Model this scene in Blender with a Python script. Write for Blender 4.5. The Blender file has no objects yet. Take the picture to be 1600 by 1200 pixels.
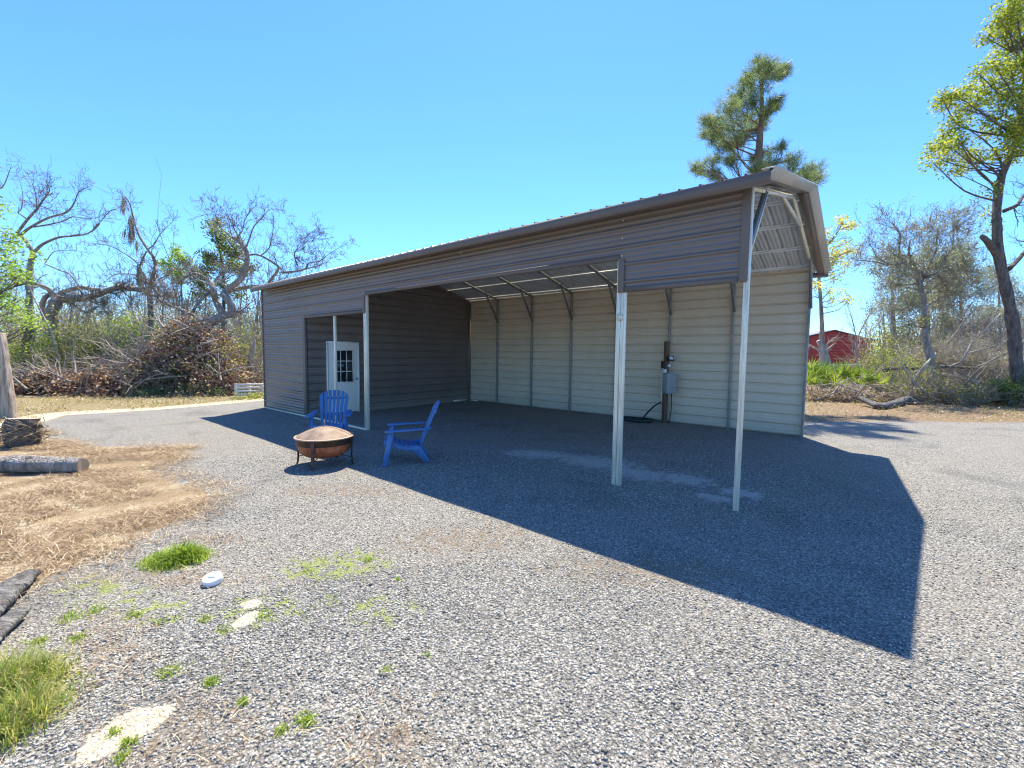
import bpy, bmesh, math, random
import numpy as np
from mathutils import Vector, Matrix, noise as mnoise

R = math.radians
SC = bpy.context.scene
COL = SC.collection
rng = random.Random(7)
nrng = np.random.default_rng(11)

# ------------------------------------------------------------------ camera (solved from the shed's 20 x 45 ft frame)
F_PX, YAW, PIT, ROL = 680.19, -.696, .071, .0118
CAM = np.array([1.1475, -5.4243, 1.7885])
_cy, _sy, _cp, _sp = math.cos(YAW), math.sin(YAW), math.cos(PIT), math.sin(PIT)
FWD = np.array([_sy*_cp, _cy*_cp, -_sp])
_r = np.array([_cy, -_sy, 0.0]); _u = np.cross(_r, FWD)
RGT = _r*math.cos(ROL) + _u*math.sin(ROL)
UPV = -_r*math.sin(ROL) + _u*math.cos(ROL)
cd = bpy.data.cameras.new('camera'); cam = bpy.data.objects.new('camera', cd); COL.objects.link(cam)
M4 = Matrix(((RGT[0], UPV[0], -FWD[0], CAM[0]), (RGT[1], UPV[1], -FWD[1], CAM[1]), (RGT[2], UPV[2], -FWD[2], CAM[2]), (0, 0, 0, 1)))
cam.matrix_world = M4
cd.sensor_width = 36; cd.lens = 36*F_PX/1600; cd.clip_start = .05; cd.clip_end = 3000
SC.camera = cam

def sight(u, v, t):
    """world point seen at (u, v) of the survey photo, t metres deep"""
    return CAM + (RGT*(u-800)/F_PX + UPV*(600-v)/F_PX + FWD)*t
def ground_at(u, v, z=0.0):
    d = RGT*(u-800)/F_PX + UPV*(600-v)/F_PX + FWD
    return CAM + d*((z-CAM[2])/d[2])
def on_ground(u, t):
    """ground point on the bearing of u, t metres deep"""
    p = sight(u, 600, t); return np.array([p[0], p[1], 0.0])

# ------------------------------------------------------------------ mesh helpers
class MB:
    def __init__(s): s.v = []; s.f = []; s.n = 0; s.chunks = []
    def add(s, verts, faces):
        o = len(s.v); s.v.extend([tuple(p) for p in verts]); s.f.extend([tuple(i+o for i in f) for f in faces]); return s
    def add_np(s, V, Fq):
        s.chunks.append((np.asarray(V, np.float32), np.asarray(Fq, np.int32))); return s
    def box(s, a, b, M=None):
        x0, y0, z0 = a; x1, y1, z1 = b
        P = [(x0,y0,z0),(x1,y0,z0),(x1,y1,z0),(x0,y1,z0),(x0,y0,z1),(x1,y0,z1),(x1,y1,z1),(x0,y1,z1)]
        if M is not None: P = [tuple(M @ Vector(p)) for p in P]
        return s.add(P, [(0,3,2,1),(4,5,6,7),(0,1,5,4),(1,2,6,5),(2,3,7,6),(3,0,4,7)])
    def bar(s, p, q, w, h, up=(0,0,1)):
        """rectangular bar from p to q, w across, h along up"""
        p, q = Vector(p), Vector(q); d = (q-p); L = d.length; d.normalize()
        u = Vector(up); sd = d.cross(u)
        if sd.length < 1e-4: sd = d.cross(Vector((1,0,0)))
        sd.normalize(); u2 = sd.cross(d)
        P = []
        for c in (p, q):
            for a, b in ((-1,-1),(1,-1),(1,1),(-1,1)): P.append(c + sd*(a*w/2) + u2*(b*h/2))
        return s.add(P, [(3,2,1,0),(4,5,6,7),(0,1,5,4),(1,2,6,5),(2,3,7,6),(3,0,4,7)])
    def tube(s, pts, rad, n=6, cap=True):
        pts = [Vector(p) for p in pts]; k = len(pts)
        if not hasattr(rad, '__len__'): rad = [rad]*k
        o = len(s.v); ref = None
        for i, p in enumerate(pts):
            d = (pts[min(i+1,k-1)] - pts[max(i-1,0)])
            if d.length < 1e-9: d = Vector((0,0,1))
            d.normalize()
            if ref is None:
                ref = d.orthogonal().normalized()
            else:
                ref = ref - d*ref.dot(d)
                ref = ref.normalized() if ref.length > 1e-6 else d.orthogonal().normalized()
            b = d.cross(ref)
            for j in range(n):
                a = 2*math.pi*j/n
                s.v.append(tuple(p + (ref*math.cos(a) + b*math.sin(a))*rad[i]))
        for i in range(k-1):
            for j in range(n):
                a = o+i*n+j; c = o+i*n+(j+1)%n
                s.f.append((a, c, c+n, a+n))
        if cap:
            s.f.append(tuple(o+j for j in range(n-1,-1,-1))); s.f.append(tuple(o+(k-1)*n+j for j in range(n)))
        return s
    def lathe(s, prof, n=32, c=(0,0,0), close=False):
        o = len(s.v)
        for r, z in prof:
            for j in range(n):
                a = 2*math.pi*j/n; s.v.append((c[0]+r*math.cos(a), c[1]+r*math.sin(a), c[2]+z))
        for i in range(len(prof)-1):
            for j in range(n):
                a = o+i*n+j; b = o+i*n+(j+1)%n; s.f.append((a, b, b+n, a+n))
        if close:
            s.f.append(tuple(o+j for j in range(n-1,-1,-1))); s.f.append(tuple(o+(len(prof)-1)*n+j for j in range(n)))
        return s
    def prism(s, poly, axis_fn):
        """poly = 2D outline, axis_fn(p2, k) -> 3D point for k = 0 / 1"""
        n = len(poly); o = len(s.v)
        for k in (0, 1):
            for p in poly: s.v.append(tuple(axis_fn(p, k)))
        s.f.append(tuple(o+i for i in range(n-1,-1,-1))); s.f.append(tuple(o+n+i for i in range(n)))
        for i in range(n):
            j = (i+1) % n; s.f.append((o+i, o+j, o+n+j, o+n+i))
        return s
    def build(s, name, mat, parent=None, smooth=False, origin=None):
        """links the collected faces as one mesh object; with a parent, coordinates are the world's unless the
        parent is marked local"""
        me = bpy.data.meshes.new(name)
        vs = [np.array(s.v, np.float32).reshape(-1,3)] if s.v else []
        off = len(s.v); loops = []; starts = []; tot = 0
        if s.f:
            cnt = np.fromiter((len(f) for f in s.f), np.int32, len(s.f))
            loops.append(np.fromiter((i for f in s.f for i in f), np.int32)); starts.append(np.concatenate([[0], np.cumsum(cnt)[:-1]])); tot = int(cnt.sum())
        for V, Fq in s.chunks:
            vs.append(V.reshape(-1,3)); loops.append(Fq.reshape(-1)+off); k = Fq.shape[1]
            starts.append(tot + np.arange(len(Fq))*k); tot += Fq.size; off += len(V.reshape(-1,3))
        V = np.concatenate(vs); L = np.concatenate(loops).astype(np.int32); S = np.concatenate(starts).astype(np.int32)
        o3 = None
        if parent is not None and not parent.get('local_space'): o3 = np.array(ORIG.get(parent.name, (0,0,0)), np.float32)
        elif origin is not None: o3 = np.array(origin, np.float32)
        if o3 is not None: V = V - o3
        me.vertices.add(len(V)); me.vertices.foreach_set('co', V.astype(np.float32).ravel())
        me.loops.add(len(L)); me.loops.foreach_set('vertex_index', L)
        me.polygons.add(len(S)); me.polygons.foreach_set('loop_start', S)
        me.update(calc_edges=True); me.validate(clean_customdata=False)
        if smooth: me.polygons.foreach_set('use_smooth', np.ones(len(me.polygons), bool))
        me.materials.append(mat)
        ob = bpy.data.objects.new(name, me); COL.objects.link(ob)
        if parent is not None: ob.parent = parent; ORIG[ob.name] = tuple(o3) if o3 is not None else (0,0,0)
        elif origin is not None: ob.location = origin; ORIG[ob.name] = tuple(origin)
        if parent is not None and parent.get('local_space'): ob['local_space'] = True
        return ob
ORIG = {}
def tag(o, label=None, cat=None, group=None, kind=None):
    if label: o['label'] = label
    if cat: o['category'] = cat
    if group: o['group'] = group
    if kind: o['kind'] = kind
    return o
def empty(name, loc=(0,0,0), rz=None):
    o = bpy.data.objects.new(name, None); COL.objects.link(o); o.location = loc; o.empty_display_size = .2
    ORIG[o.name] = tuple(loc)
    if rz is not None: o.rotation_euler.z = rz; o['local_space'] = True
    return o
def copy_tree(o, parent=None):
    c = o.copy(); COL.objects.link(c); c.parent = parent
    for ch in list(o.children): copy_tree(ch, c)
    return c
def bevel(o, w=.004, seg=2):
    m = o.modifiers.new('bevel', 'BEVEL'); m.width = w; m.segments = seg; m.limit_method = 'ANGLE'; m.angle_limit = R(40)
    return o

# ------------------------------------------------------------------ material helpers
def new_mat(name):
    m = bpy.data.materials.new(name); m.use_nodes = True; nt = m.node_tree
    b = nt.nodes['Principled BSDF']; return m, nt, b
def N(nt, t, **k):
    n = nt.nodes.new(t)
    for a, v in k.items(): setattr(n, a, v)
    return n
def ramp(nt, fac, stops, interp='LINEAR'):
    r = N(nt, 'ShaderNodeValToRGB'); r.color_ramp.interpolation = interp
    e = r.color_ramp.elements
    while len(e) < len(stops): e.new(.5)
    for x, (p, c) in zip(e, stops): x.position = p; x.color = (*c, 1) if len(c) == 3 else c
    nt.links.new(fac, r.inputs['Fac']); return r.outputs['Color']
def noise_tex(nt, scale, detail=4, rough=.55, vec=None, dist=0):
    n = N(nt, 'ShaderNodeTexNoise'); n.inputs['Scale'].default_value = scale; n.inputs['Detail'].default_value = detail
    n.inputs['Roughness'].default_value = rough; n.inputs['Distortion'].default_value = dist
    if vec is not None: nt.links.new(vec, n.inputs['Vector'])
    return n.outputs['Fac']
def mixc(nt, fac, a, b, mode='MIX'):
    m = N(nt, 'ShaderNodeMix', data_type='RGBA', blend_type=mode)
    for s, v in ((m.inputs[0], fac), (m.inputs[6], a), (m.inputs[7], b)):
        if hasattr(v, 'is_linked'): nt.links.new(v, s)
        elif isinstance(v, (int, float)): s.default_value = v
        else: s.default_value = (*v, 1)
    return m.outputs[2]
def mth(nt, op, a, b=None, clamp=False):
    m = N(nt, 'ShaderNodeMath', operation=op); m.use_clamp = clamp
    for s, v in ((m.inputs[0], a), (m.inputs[1], b)):
        if v is None: continue
        if hasattr(v, 'is_linked'): nt.links.new(v, s)
        else: s.default_value = v
    return m.outputs[0]
def objvec(nt, scale=(1,1,1)):
    t = N(nt, 'ShaderNodeTexCoord'); mp = N(nt, 'ShaderNodeMapping'); mp.inputs['Scale'].default_value = scale
    nt.links.new(t.outputs['Object'], mp.inputs['Vector']); return mp.outputs['Vector']
def bump(nt, b, h, strength=.3, dist=.01):
    n = N(nt, 'ShaderNodeBump'); n.inputs['Strength'].default_value = strength; n.inputs['Distance'].default_value = dist
    nt.links.new(h, n.inputs['Height']); nt.links.new(n.outputs['Normal'], b.inputs['Normal'])

def surf(name, c0, c1, rough=.6, scale=3, metal=0, bstr=0, bscale=40, vs=(1,1,1), spec=.5, rough_var=.1, coat=0):
    """two-tone noisy surface"""
    m, nt, b = new_mat(name); v = objvec(nt, vs)
    f = noise_tex(nt, scale, 5, .6, v)
    nt.links.new(ramp(nt, f, [(.32, c0), (.68, c1)]), b.inputs['Base Color'])
    rr = mth(nt, 'MULTIPLY_ADD', noise_tex(nt, scale*2.3, 3, .5, v), rough_var)
    rr.node.inputs[2].default_value = rough - rough_var/2
    nt.links.new(rr, b.inputs['Roughness'])
    b.inputs['Metallic'].default_value = metal; b.inputs['Specular IOR Level'].default_value = spec
    if coat: b.inputs['Coat Weight'].default_value = coat
    if bstr: bump(nt, b, noise_tex(nt, bscale, 3, .6, v), bstr, .01)
    return m
def leaf_mat(name, stops, trans=.4, rough=.5):
    m, nt, b = new_mat(name)
    g = N(nt, 'ShaderNodeNewGeometry')
    c = ramp(nt, g.outputs['Random Per Island'], stops)
    nt.links.new(c, b.inputs['Base Color']); b.inputs['Roughness'].default_value = rough; b.inputs['Specular IOR Level'].default_value = .35
    t = N(nt, 'ShaderNodeBsdfTranslucent'); nt.links.new(mixc(nt, 1.0, c, (1.25, 1.3, .75), 'MULTIPLY'), t.inputs['Color'])
    mx = N(nt, 'ShaderNodeMixShader'); mx.inputs[0].default_value = trans
    nt.links.new(b.outputs[0], mx.inputs[1]); nt.links.new(t.outputs[0], mx.inputs[2])
    nt.links.new(mx.outputs[0], nt.nodes['Material Output'].inputs['Surface'])
    return m
def bark_mat(name, c0, c1, scale=6):
    m, nt, b = new_mat(name); v = objvec(nt, (1, 1, .3))
    f = noise_tex(nt, scale, 6, .65, v)
    nt.links.new(ramp(nt, f, [(.3, c0), (.7, c1)]), b.inputs['Base Color']); b.inputs['Roughness'].default_value = .9
    vo = N(nt, 'ShaderNodeTexVoronoi', feature='DISTANCE_TO_EDGE'); vo.inputs['Scale'].default_value = scale*2.2; nt.links.new(v, vo.inputs['Vector'])
    h = mth(nt, 'ADD', mth(nt, 'MINIMUM', vo.outputs['Distance'], .25), mth(nt, 'MULTIPLY', noise_tex(nt, scale*4, 4, .7, v), .4))
    bump(nt, b, h, 1.0, .05)
    return m

BROWN = surf('brown_painted_steel', (.158,.126,.110), (.182,.148,.130), .36, 1.2, spec=.55)
BROWN_TRIM = surf('brown_trim_steel', (.150,.115,.094), (.175,.136,.112), .52, 1.5, 0, 0, spec=.4)
CLAY_TRIM = surf('clay_rake_trim', (.46,.42,.37), (.52,.48,.42), .32, 2, .1, 0)
TAN = surf('tan_painted_steel', (.67,.565,.42), (.72,.61,.46), .5, .7, spec=.4)
GALV = surf('galvanised_tube', (.56,.50,.38), (.92,.84,.66), .38, 14, .2, .03, 30, vs=(3,3,.18))
GALV_SHEET = surf('bare_galvalume_sheet', (.52,.55,.57), (.66,.68,.69), .38, 2.5, .1, .03, 20)
FRAME_GREY = surf('shaded_galvanised_frame', (.24,.25,.24), (.34,.35,.33), .5, 7, .3, 0)  # darker galvanised tube; the shade under the roof is put into its colour
GALV_DARK = surf('primed_and_shaded_tube', (.17,.18,.19), (.24,.25,.26), .5, 6, .3, 0)
DOOR_WHITE = surf('white_door_paint', (.82,.80,.72), (.88,.86,.78), .45, 2)
STEEL = surf('knob_steel', (.30,.29,.27), (.40,.38,.35), .3, 20, .9)
BLACK = surf('black_plastic', (.012,.012,.014), (.02,.02,.022), .45, 10)
WHITEP = surf('white_plastic', (.72,.72,.74), (.80,.80,.81), .4, 12)
BLUE = surf('blue_resin', (.055,.158,.355), (.072,.19,.41), .45, 5, 0, .05, 90, spec=.45)
RUST = surf('rusted_copper_bowl', (.20,.055,.022), (.52,.17,.07), .65, 9, .1, .1, 60)
IRON = surf('dark_brown_iron', (.055,.036,.028), (.12,.075,.052), .6, 14, .4, .1, 50)
PALE_RUST = surf('pale_rusted_rim', (.40,.27,.18), (.55,.40,.28), .6, 18, .2)
GREYBOX = surf('grey_box_enamel', (.25,.28,.28), (.30,.33,.33), .5, 4)
POSTWOOD = surf('weathered_brown_post', (.10,.055,.035), (.20,.115,.075), .85, 5, 0, .4, 40, vs=(4,4,.5))
GREYWOOD = surf('sun_bleached_wood', (.20,.145,.10), (.60,.48,.36), .85, 4, 0, .7, 22, vs=(6,6,.35))
CHARWOOD = None
HOSE = surf('dark_green_hose', (.010,.035,.030), (.018,.05,.042), .45, 8)
REDSTEEL = surf('red_painted_steel', (.42,.065,.055), (.48,.08,.068), .5, .6)
PALE_ROOF = surf('pale_weathered_roof', (.42,.46,.46), (.55,.60,.60), .5, .8)
WHITEWOOD = surf('white_painted_boards', (.62,.61,.57), (.74,.73,.69), .6, 6)
BARK_GREY = bark_mat('grey_oak_bark', (.12,.105,.09), (.46,.41,.36), 9)
BARK_DARK = bark_mat('dark_oak_bark', (.045,.037,.033), (.24,.20,.165), 10)
BARK_PALE = bark_mat('pale_dead_bark', (.28,.25,.22), (.52,.48,.43))
BARK_PINE = bark_mat('pine_bark', (.10,.07,.055), (.26,.19,.15))
CHARWOOD = bark_mat('charred_log_bark', (.03,.028,.027), (.25,.24,.225), 11)
TWIG = surf('grey_brown_twigs', (.22,.185,.15), (.46,.40,.34), .9, 3)
def splash(m, dust, h=.45):
    """mud and dust thrown up by rain onto the foot of a sheet"""
    nt = m.node_tree; b = nt.nodes['Principled BSDF']; old = b.inputs['Base Color'].links[0].from_socket
    g = N(nt, 'ShaderNodeNewGeometry'); s = N(nt, 'ShaderNodeSeparateXYZ'); nt.links.new(g.outputs['Position'], s.inputs[0])
    n = noise_tex(nt, 5, 6, .7, g.outputs['Position']); z = mth(nt, 'MULTIPLY_ADD', n, -.5); nt.links.new(s.outputs['Z'], z.node.inputs[2])
    r = N(nt, 'ShaderNodeMapRange'); r.inputs[1].default_value = -.25; r.inputs[2].default_value = h-.25; r.inputs[3].default_value = .6; r.inputs[4].default_value = 0
    nt.links.new(z, r.inputs[0]); nt.links.new(mixc(nt, r.outputs[0], old, dust), b.inputs['Base Color'])
splash(BROWN, (.27,.24,.205)); splash(TAN, (.46,.41,.32))
glass, _nt, _b = new_mat('dark_window_glass')
_b.inputs['Base Color'].default_value = (.018,.022,.026,1); _b.inputs['Roughness'].default_value = .08; _b.inputs['Specular IOR Level'].default_value = .6
mesh_lid, _nt, _b = new_mat('rusty_spark_screen')
_v = objvec(_nt); _k = N(_nt, 'ShaderNodeTexChecker'); _k.inputs['Scale'].default_value = 260; _nt.links.new(_v, _k.inputs['Vector'])
_c = ramp(_nt, noise_tex(_nt, 6, 5, .6, _v), [(.3, (.13,.09,.065)), (.7, (.34,.25,.18))])
_nt.links.new(_c, _b.inputs['Base Color']); _b.inputs['Roughness'].default_value = .7; _b.inputs['Metallic'].default_value = .15
bump(_nt, _b, _k.outputs['Fac'], .2, .002)

# ------------------------------------------------------------------ light
SUN_EL, SUN_AZ = 1.064, .5834           # shadows run towards +x sin, -y cos
to_sun = Vector((-math.sin(SUN_AZ)*math.cos(SUN_EL), math.cos(SUN_AZ)*math.cos(SUN_EL), math.sin(SUN_EL)))
sl = bpy.data.lights.new('sun', 'SUN'); sl.energy = 5.0; sl.angle = R(.53); sl.color = (1, .90, .735)
so = bpy.data.objects.new('sun', sl); COL.objects.link(so); so.rotation_euler = to_sun.to_track_quat('Z', 'Y').to_euler(); so.location = (-6, 8, 20)
W = bpy.data.worlds.new('World'); SC.world = W; W.use_nodes = True; nt = W.node_tree
sky = N(nt, 'ShaderNodeTexSky', sky_type='NISHITA'); sky.sun_disc = False
sky.sun_elevation = SUN_EL; sky.sun_rotation = -SUN_AZ; sky.air_density = 1.0; sky.dust_density = .1; sky.ozone_density = 1.6; sky.altitude = 20
bg = nt.nodes['Background']; bg.inputs['Strength'].default_value = .13
skc = mixc(nt, 1.0, sky.outputs['Color'], (.43, .745, 1.14), 'MULTIPLY')
nt.links.new(skc, bg.inputs['Color'])
vs_ = SC.view_settings; vs_.view_transform = 'Standard'; vs_.look = 'None'; vs_.exposure = 1.1; vs_.gamma = 1
SC.cycles.max_bounces = 6; SC.cycles.diffuse_bounces = 4; SC.cycles.transparent_max_bounces = 4
SC.cycles.use_adaptive_sampling = False; SC.cycles.adaptive_threshold = .01
SC.cycles.use_denoising = True; SC.cycles.denoiser = 'OPENIMAGEDENOISE'; SC.cycles.denoising_input_passes = 'RGB_ALBEDO_NORMAL'; SC.cycles.denoising_prefilter = 'ACCURATE'; SC.cycles.pixel_filter_type = 'BLACKMAN_HARRIS'; SC.cycles.filter_width = 1.15; SC.cycles.sample_clamp_indirect = 6
def catmull(P, sub=3):
    P = [np.asarray(p, float) for p in P]
    if len(P) < 3: return P
    Q = [2*P[0]-P[1]] + P + [2*P[-1]-P[-2]]; out = []
    for i in range(1, len(Q)-2):
        for k in range(sub):
            t = k/sub; a, b_, c, d = Q[i-1], Q[i], Q[i+1], Q[i+2]
            out.append(.5*((2*b_)+(-a+c)*t+(2*a-5*b_+4*c-d)*t*t+(-a+3*b_-3*c+d)*t**3))
    out.append(P[-1]); return out
# ================================================================== the metal shed (axes: x along its length, y into its depth)
XL, XR, DEP = -13.42, 0.0, 6.15
ROOF_XL, ROOF_XR, OV = -13.48, .24, .30
SLOPE = .24
Y_RIDGE = DEP/2
Z_EAVE = 3.655
def roof_z(y): return Z_EAVE + SLOPE*(min(y, DEP-y) + OV)
def rib_profile(z0, z1, pitch=.2286, h=.022, lap=0.0, gro=0, minor=.006):
    """(z, outward offset) along a ribbed sheet: one tall rib a pitch, two low ones between"""
    pts = []
    k0 = int(math.floor(z0/pitch))-1
    for k in range(k0, int(z1/pitch)+2):
        b = k*pitch
        pts += ([(b-.023, 0), (b-.0205, -lap), (b-.0165, -lap)] if lap else []) + ([(b-.017, 0), (b-.0165, h*1.6), (b+.012, h*1.6), (b+.0125, 0)] if gro else [(b-.016, 0), (b-.013, h), (b+.012, h), (b+.017, 0)])
        for q in (.076, .152): pts += [(b+q-.012, 0), (b+q-.007, minor), (b+q+.005, minor), (b+q+.014, 0)]
    out = [p for p in pts if z0 < p[0] < z1]
    def off(z):
        for (a, oa), (c, oc) in zip(pts, pts[1:]):
            if a <= z <= c: return oa + (oc-oa)*(z-a)/max(c-a, 1e-9)
        return 0
    return [(z0, off(z0))] + out + [(z1, off(z1))]
def siding(mb, span, z0, z1, place, cols=1, lap=0, gro=0, minor=.006):
    """horizontal ribbed sheet; span(z) -> (start, end); place(s, off, z) -> point"""
    pr = rib_profile(z0, z1, lap=lap, gro=gro, minor=minor); o = len(mb.v)
    for z, of in pr:
        a, b = span(z)
        for i in range(cols+1): mb.v.append(tuple(place(a+(b-a)*i/cols, of, z)))
    w = cols+1
    for i in range(len(pr)-1):
        for j in range(cols):
            mb.f.append((o+i*w+j, o+i*w+j+1, o+(i+1)*w+j+1, o+(i+1)*w+j))
shed = empty('metal_shed', (-6.7, 3.07, 0))
tag(shed, 'dark brown ribbed metal carport and shed with open front and tan inner back wall', 'shed')
front = lambda s, of, z: (s, -of, z)
HM, HP, HF = 3.05, 2.66, 2.62
X_MID, X_P3, X_P2, X_COR, X_DIV = -1.52, -7.74, -9.10, -10.69, -10.60
f = MB()
ZT = 3.72
siding(f, lambda z: (XL, X_COR), .05, HP, front)
siding(f, lambda z: (XL, X_P3), HP, HM, front)
siding(f, lambda z: (XL, X_MID), HM, ZT, front)
siding(f, lambda z: (X_MID, XR), HF, ZT, front)
f.build('front_wall', BROWN, shed)
def gable_span(z):
    if z <= roof_z(0)-.03: return (0.03, DEP-.03)
    d = (z - roof_z(0)+.03)/SLOPE
    return (min(d, Y_RIDGE-.005), max(DEP-d, Y_RIDGE+.005))
zt = roof_z(Y_RIDGE)-.035
f = MB(); siding(f, gable_span, -.05, zt, lambda s, of, z: (X_DIV+of*.8, s, z), minor=.002); f.build('divider_wall', BROWN, shed)
f = MB(); siding(f, gable_span, -.05, zt, lambda s, of, z: (XL-of+.02, s, z)); f.build('end_wall', BROWN, shed)
f = MB(); siding(f, lambda z: (XL, XR-.03), -.06, roof_z(DEP)-.03, lambda s, of, z: (s, DEP+of*1.1, z), gro=1, minor=.003); f.build('back_wall', TAN, shed)

# roof: brown weather face above, bare galvalume below, ribs running from ridge to eave
pr = rib_profile(ROOF_XL, ROOF_XR, h=.02)
def slope_sheet(mb, y0, y1, lift, x1=ROOF_XR):
    o = len(mb.v); q = [p for p in pr if p[0] <= x1]
    for x, of in q:
        for y in (y0, y1): mb.v.append((x, y, roof_z(y)+of+lift))
    for i in range(len(q)-1):
        a = o+2*i; mb.f.append((a, a+2, a+3, a+1))
for nm, mt, lift in (('roof_sheet', BROWN, .0), ('roof_underside', GALV_SHEET, -.004)):
    f = MB(); slope_sheet(f, -OV, Y_RIDGE, lift); slope_sheet(f, Y_RIDGE, DEP+OV, lift)
    f.build(nm, mt, shed)
f = MB()
for sg in (-1, 1):
    y = Y_RIDGE + sg*.16
    f.bar((ROOF_XL, Y_RIDGE+sg*.075, roof_z(Y_RIDGE+.075)+.027), (ROOF_XR, Y_RIDGE+sg*.075, roof_z(Y_RIDGE+.075)+.027), .16, .006, up=(0, sg*SLOPE, 1))
f.build('ridge_cap', BROWN_TRIM, shed)
# eave fascia, front and back
f = MB()
f.box((ROOF_XL, -OV-.004, Z_EAVE-.115), (ROOF_XR-.012, -OV+.004, Z_EAVE+.003)); f.box((ROOF_XL, -OV+.004, Z_EAVE-.115), (ROOF_XR-.012, -OV+.05, Z_EAVE-.109))
f.build('eave_trim', BROWN_TRIM, shed)
f = MB(); f.box((ROOF_XL, DEP+OV-.004, Z_EAVE-.115), (ROOF_XR-.012, DEP+OV+.004, Z_EAVE+.003)); f.build('eave_trim', BROWN_TRIM, shed)
# rake trim on both gables and its brown underside
def rake(name, mat, x0, x1, dz0, dz1, y0, y1):
    f = MB(); P = []
    for x in (x0, x1):
        for y in (y0, y1):
            for dz in (dz0, dz1): P.append((x, y, roof_z(y)+dz))
    f.add(P, [(0,1,3,2),(4,6,7,5),(0,4,5,1),(2,3,7,6),(0,2,6,4),(1,5,7,3)])
    return f
for side in (1, -1):
    X = lambda a: ROOF_XR+a if side > 0 else ROOF_XL-a
    for y0, y1 in ((-OV, Y_RIDGE), (Y_RIDGE, DEP+OV)):
        # bent rake trim: a lip on the roof, a face canted outwards and a hem at its foot
        sec = [(-.10, .034), (.034, .034), (.042, .024), (.040, .018), (-.058, -.062), (-.080, -.062), (-.080, -.054), (-.062, -.054), (.020, .022), (-.10, .026)]
        f = MB(); f.prism(sec, lambda p, k: (X(p[0]), (y0, y1)[k], roof_z((y0, y1)[k])+p[1]))
        f.build('rake_trim', CLAY_TRIM, shed)
        if side > 0: rake('', None, +.03, X(-.082), -.058, -.052, y0+.01, y1-.01).build('rake_soffit', BROWN, shed)
# flat trims on corners, jambs and the lower edges of the headers
for a, b in (((X_COR-.05, -.024, .02), (X_COR+.09, .06, HP)), ((XL-.012, -.026, .02), (XL+.045, .05, ZT)), ((-.085, -.026, HF-.01), (-.004, .03, ZT-.02)),
             ((X_MID-.03, -.028, HF-.012), (X_MID+.055, .03, HM-.02)), ((X_P3-.02, -.028, HP-.012), (X_P3+.06, .03, HM-.02))):
    f = MB(); f.box(a, b); bevel(f.build('corner_trim', BROWN_TRIM, shed), .003)
for x0, x1, z in ((X_COR+.09, X_P3-.02, HP), (X_P3+.06, X_MID-.03, HM), (X_MID+.055, -.105, HF)):
    f = MB(); f.box((x0, -.022, z-.012), (x1, .03, z+.055)); f.build('header_trim', BROWN_TRIM, shed)
f = MB(); f.box((X_DIV-.03, DEP-.10, .02), (X_DIV+.055, DEP-.022, roof_z(DEP)-.12)); f.build('corner_trim', BROWN, shed)
# frame
def post(x, y, z1, n=1, mat=GALV, nm='post', w=.058):
    f = MB()
    for i in range(n):
        xo = x + (i-(n-1)/2)*.066
        f.box((xo-w/2, y-w/2, -.05), (xo+w/2, y+w/2, z1))
        if n > 1: f.box((xo-.012, y-w/2-.003, -.05), (xo+.012, y-w/2+.0, z1))
    return bevel(f.build(nm, mat, shed), .006, 2)
BAYS = [-.04-1.5228*k for k in range(9)]
post(-.012, .034, ZT-.03, 1)
post(X_MID+.005, .036, HM+.3, 2); post(X_P3+.02, .036, HM, 2); post(X_P2, .034, HP+.2, 1)
YB = DEP-.06
for x in BAYS[:7]:
    post(x, YB, roof_z(YB)-.09, 1, FRAME_GREY, w=.05)
for i, x in enumerate(BAYS):
    f = MB(); t = .055; dz = -.095
    f.bar((x, .02, roof_z(.02)+dz), (x, Y_RIDGE+.01, roof_z(Y_RIDGE)+dz), t, t); f.bar((x, Y_RIDGE-.01, roof_z(Y_RIDGE)+dz), (x, DEP-.02, roof_z(DEP-.02)+dz), t, t)
    f.bar((x, 2.1, roof_z(2.1)-.11), (x, DEP-2.1, roof_z(2.1)-.11), .05, .05)
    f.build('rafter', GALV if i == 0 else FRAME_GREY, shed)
for x in BAYS[:7]:
    f = MB(); f.bar((x+.03, YB, 2.84), (x+.03, 5.43, roof_z(5.43)-.08), .05, .05); bevel(f.build('knee_brace', GALV_DARK, shed), .004, 1)
f = MB(); f.bar((-.03, .06, 2.93), (-.03, .84, roof_z(.84)-.12), .05, .075, up=(0, 1, -1)); kb = bevel(f.build('knee_brace', GALV_DARK, shed), .004, 1)  # shaded face of the end brace put into the dark tube colour
f = MB(); f.bar((.0, .075, 2.92), (.0, .86, roof_z(.86)-.12), .012, .03, up=(0, 1, -1)); f.build('brace_flange', GALV, kb)
for x in BAYS[1:7]:
    f = MB(); f.bar((x+.03, .07, 3.1), (x+.03, .6, roof_z(.6)-.09), .05, .05); f.build('knee_brace', GALV_DARK, shed)
def purlin(y):
    f = MB(); z = roof_z(y)-.003; s = SLOPE if y < Y_RIDGE else -SLOPE
    for a, b, h in ((-.05, -.024, .006), (-.024, .024, .04), (.024, .05, .006)):
        f.bar((XL, y+(a+b)/2, z+s*(a+b)/2-h/2), (ROOF_XR-.03, y+(a+b)/2, z+s*(a+b)/2-h/2), b-a, h, up=(0, -s, 1))
    f.build('purlin', GALV_SHEET, shed)
for y in (.12, 1.05, 2.0, 2.85, 3.3, 4.12, 5.1, 6.0): purlin(y)
f = MB(); f.box((XL, -.034, -.02), (X_P3+.06, .03, .034)); bevel(f.build('base_rail', GALV, shed), .004, 1)
f = MB(); f.box((X_DIV-.02, 5.3, .0), (X_DIV+.05, 6.0, .05)); f.build('base_rail', GALV, shed)
f = MB()
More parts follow.
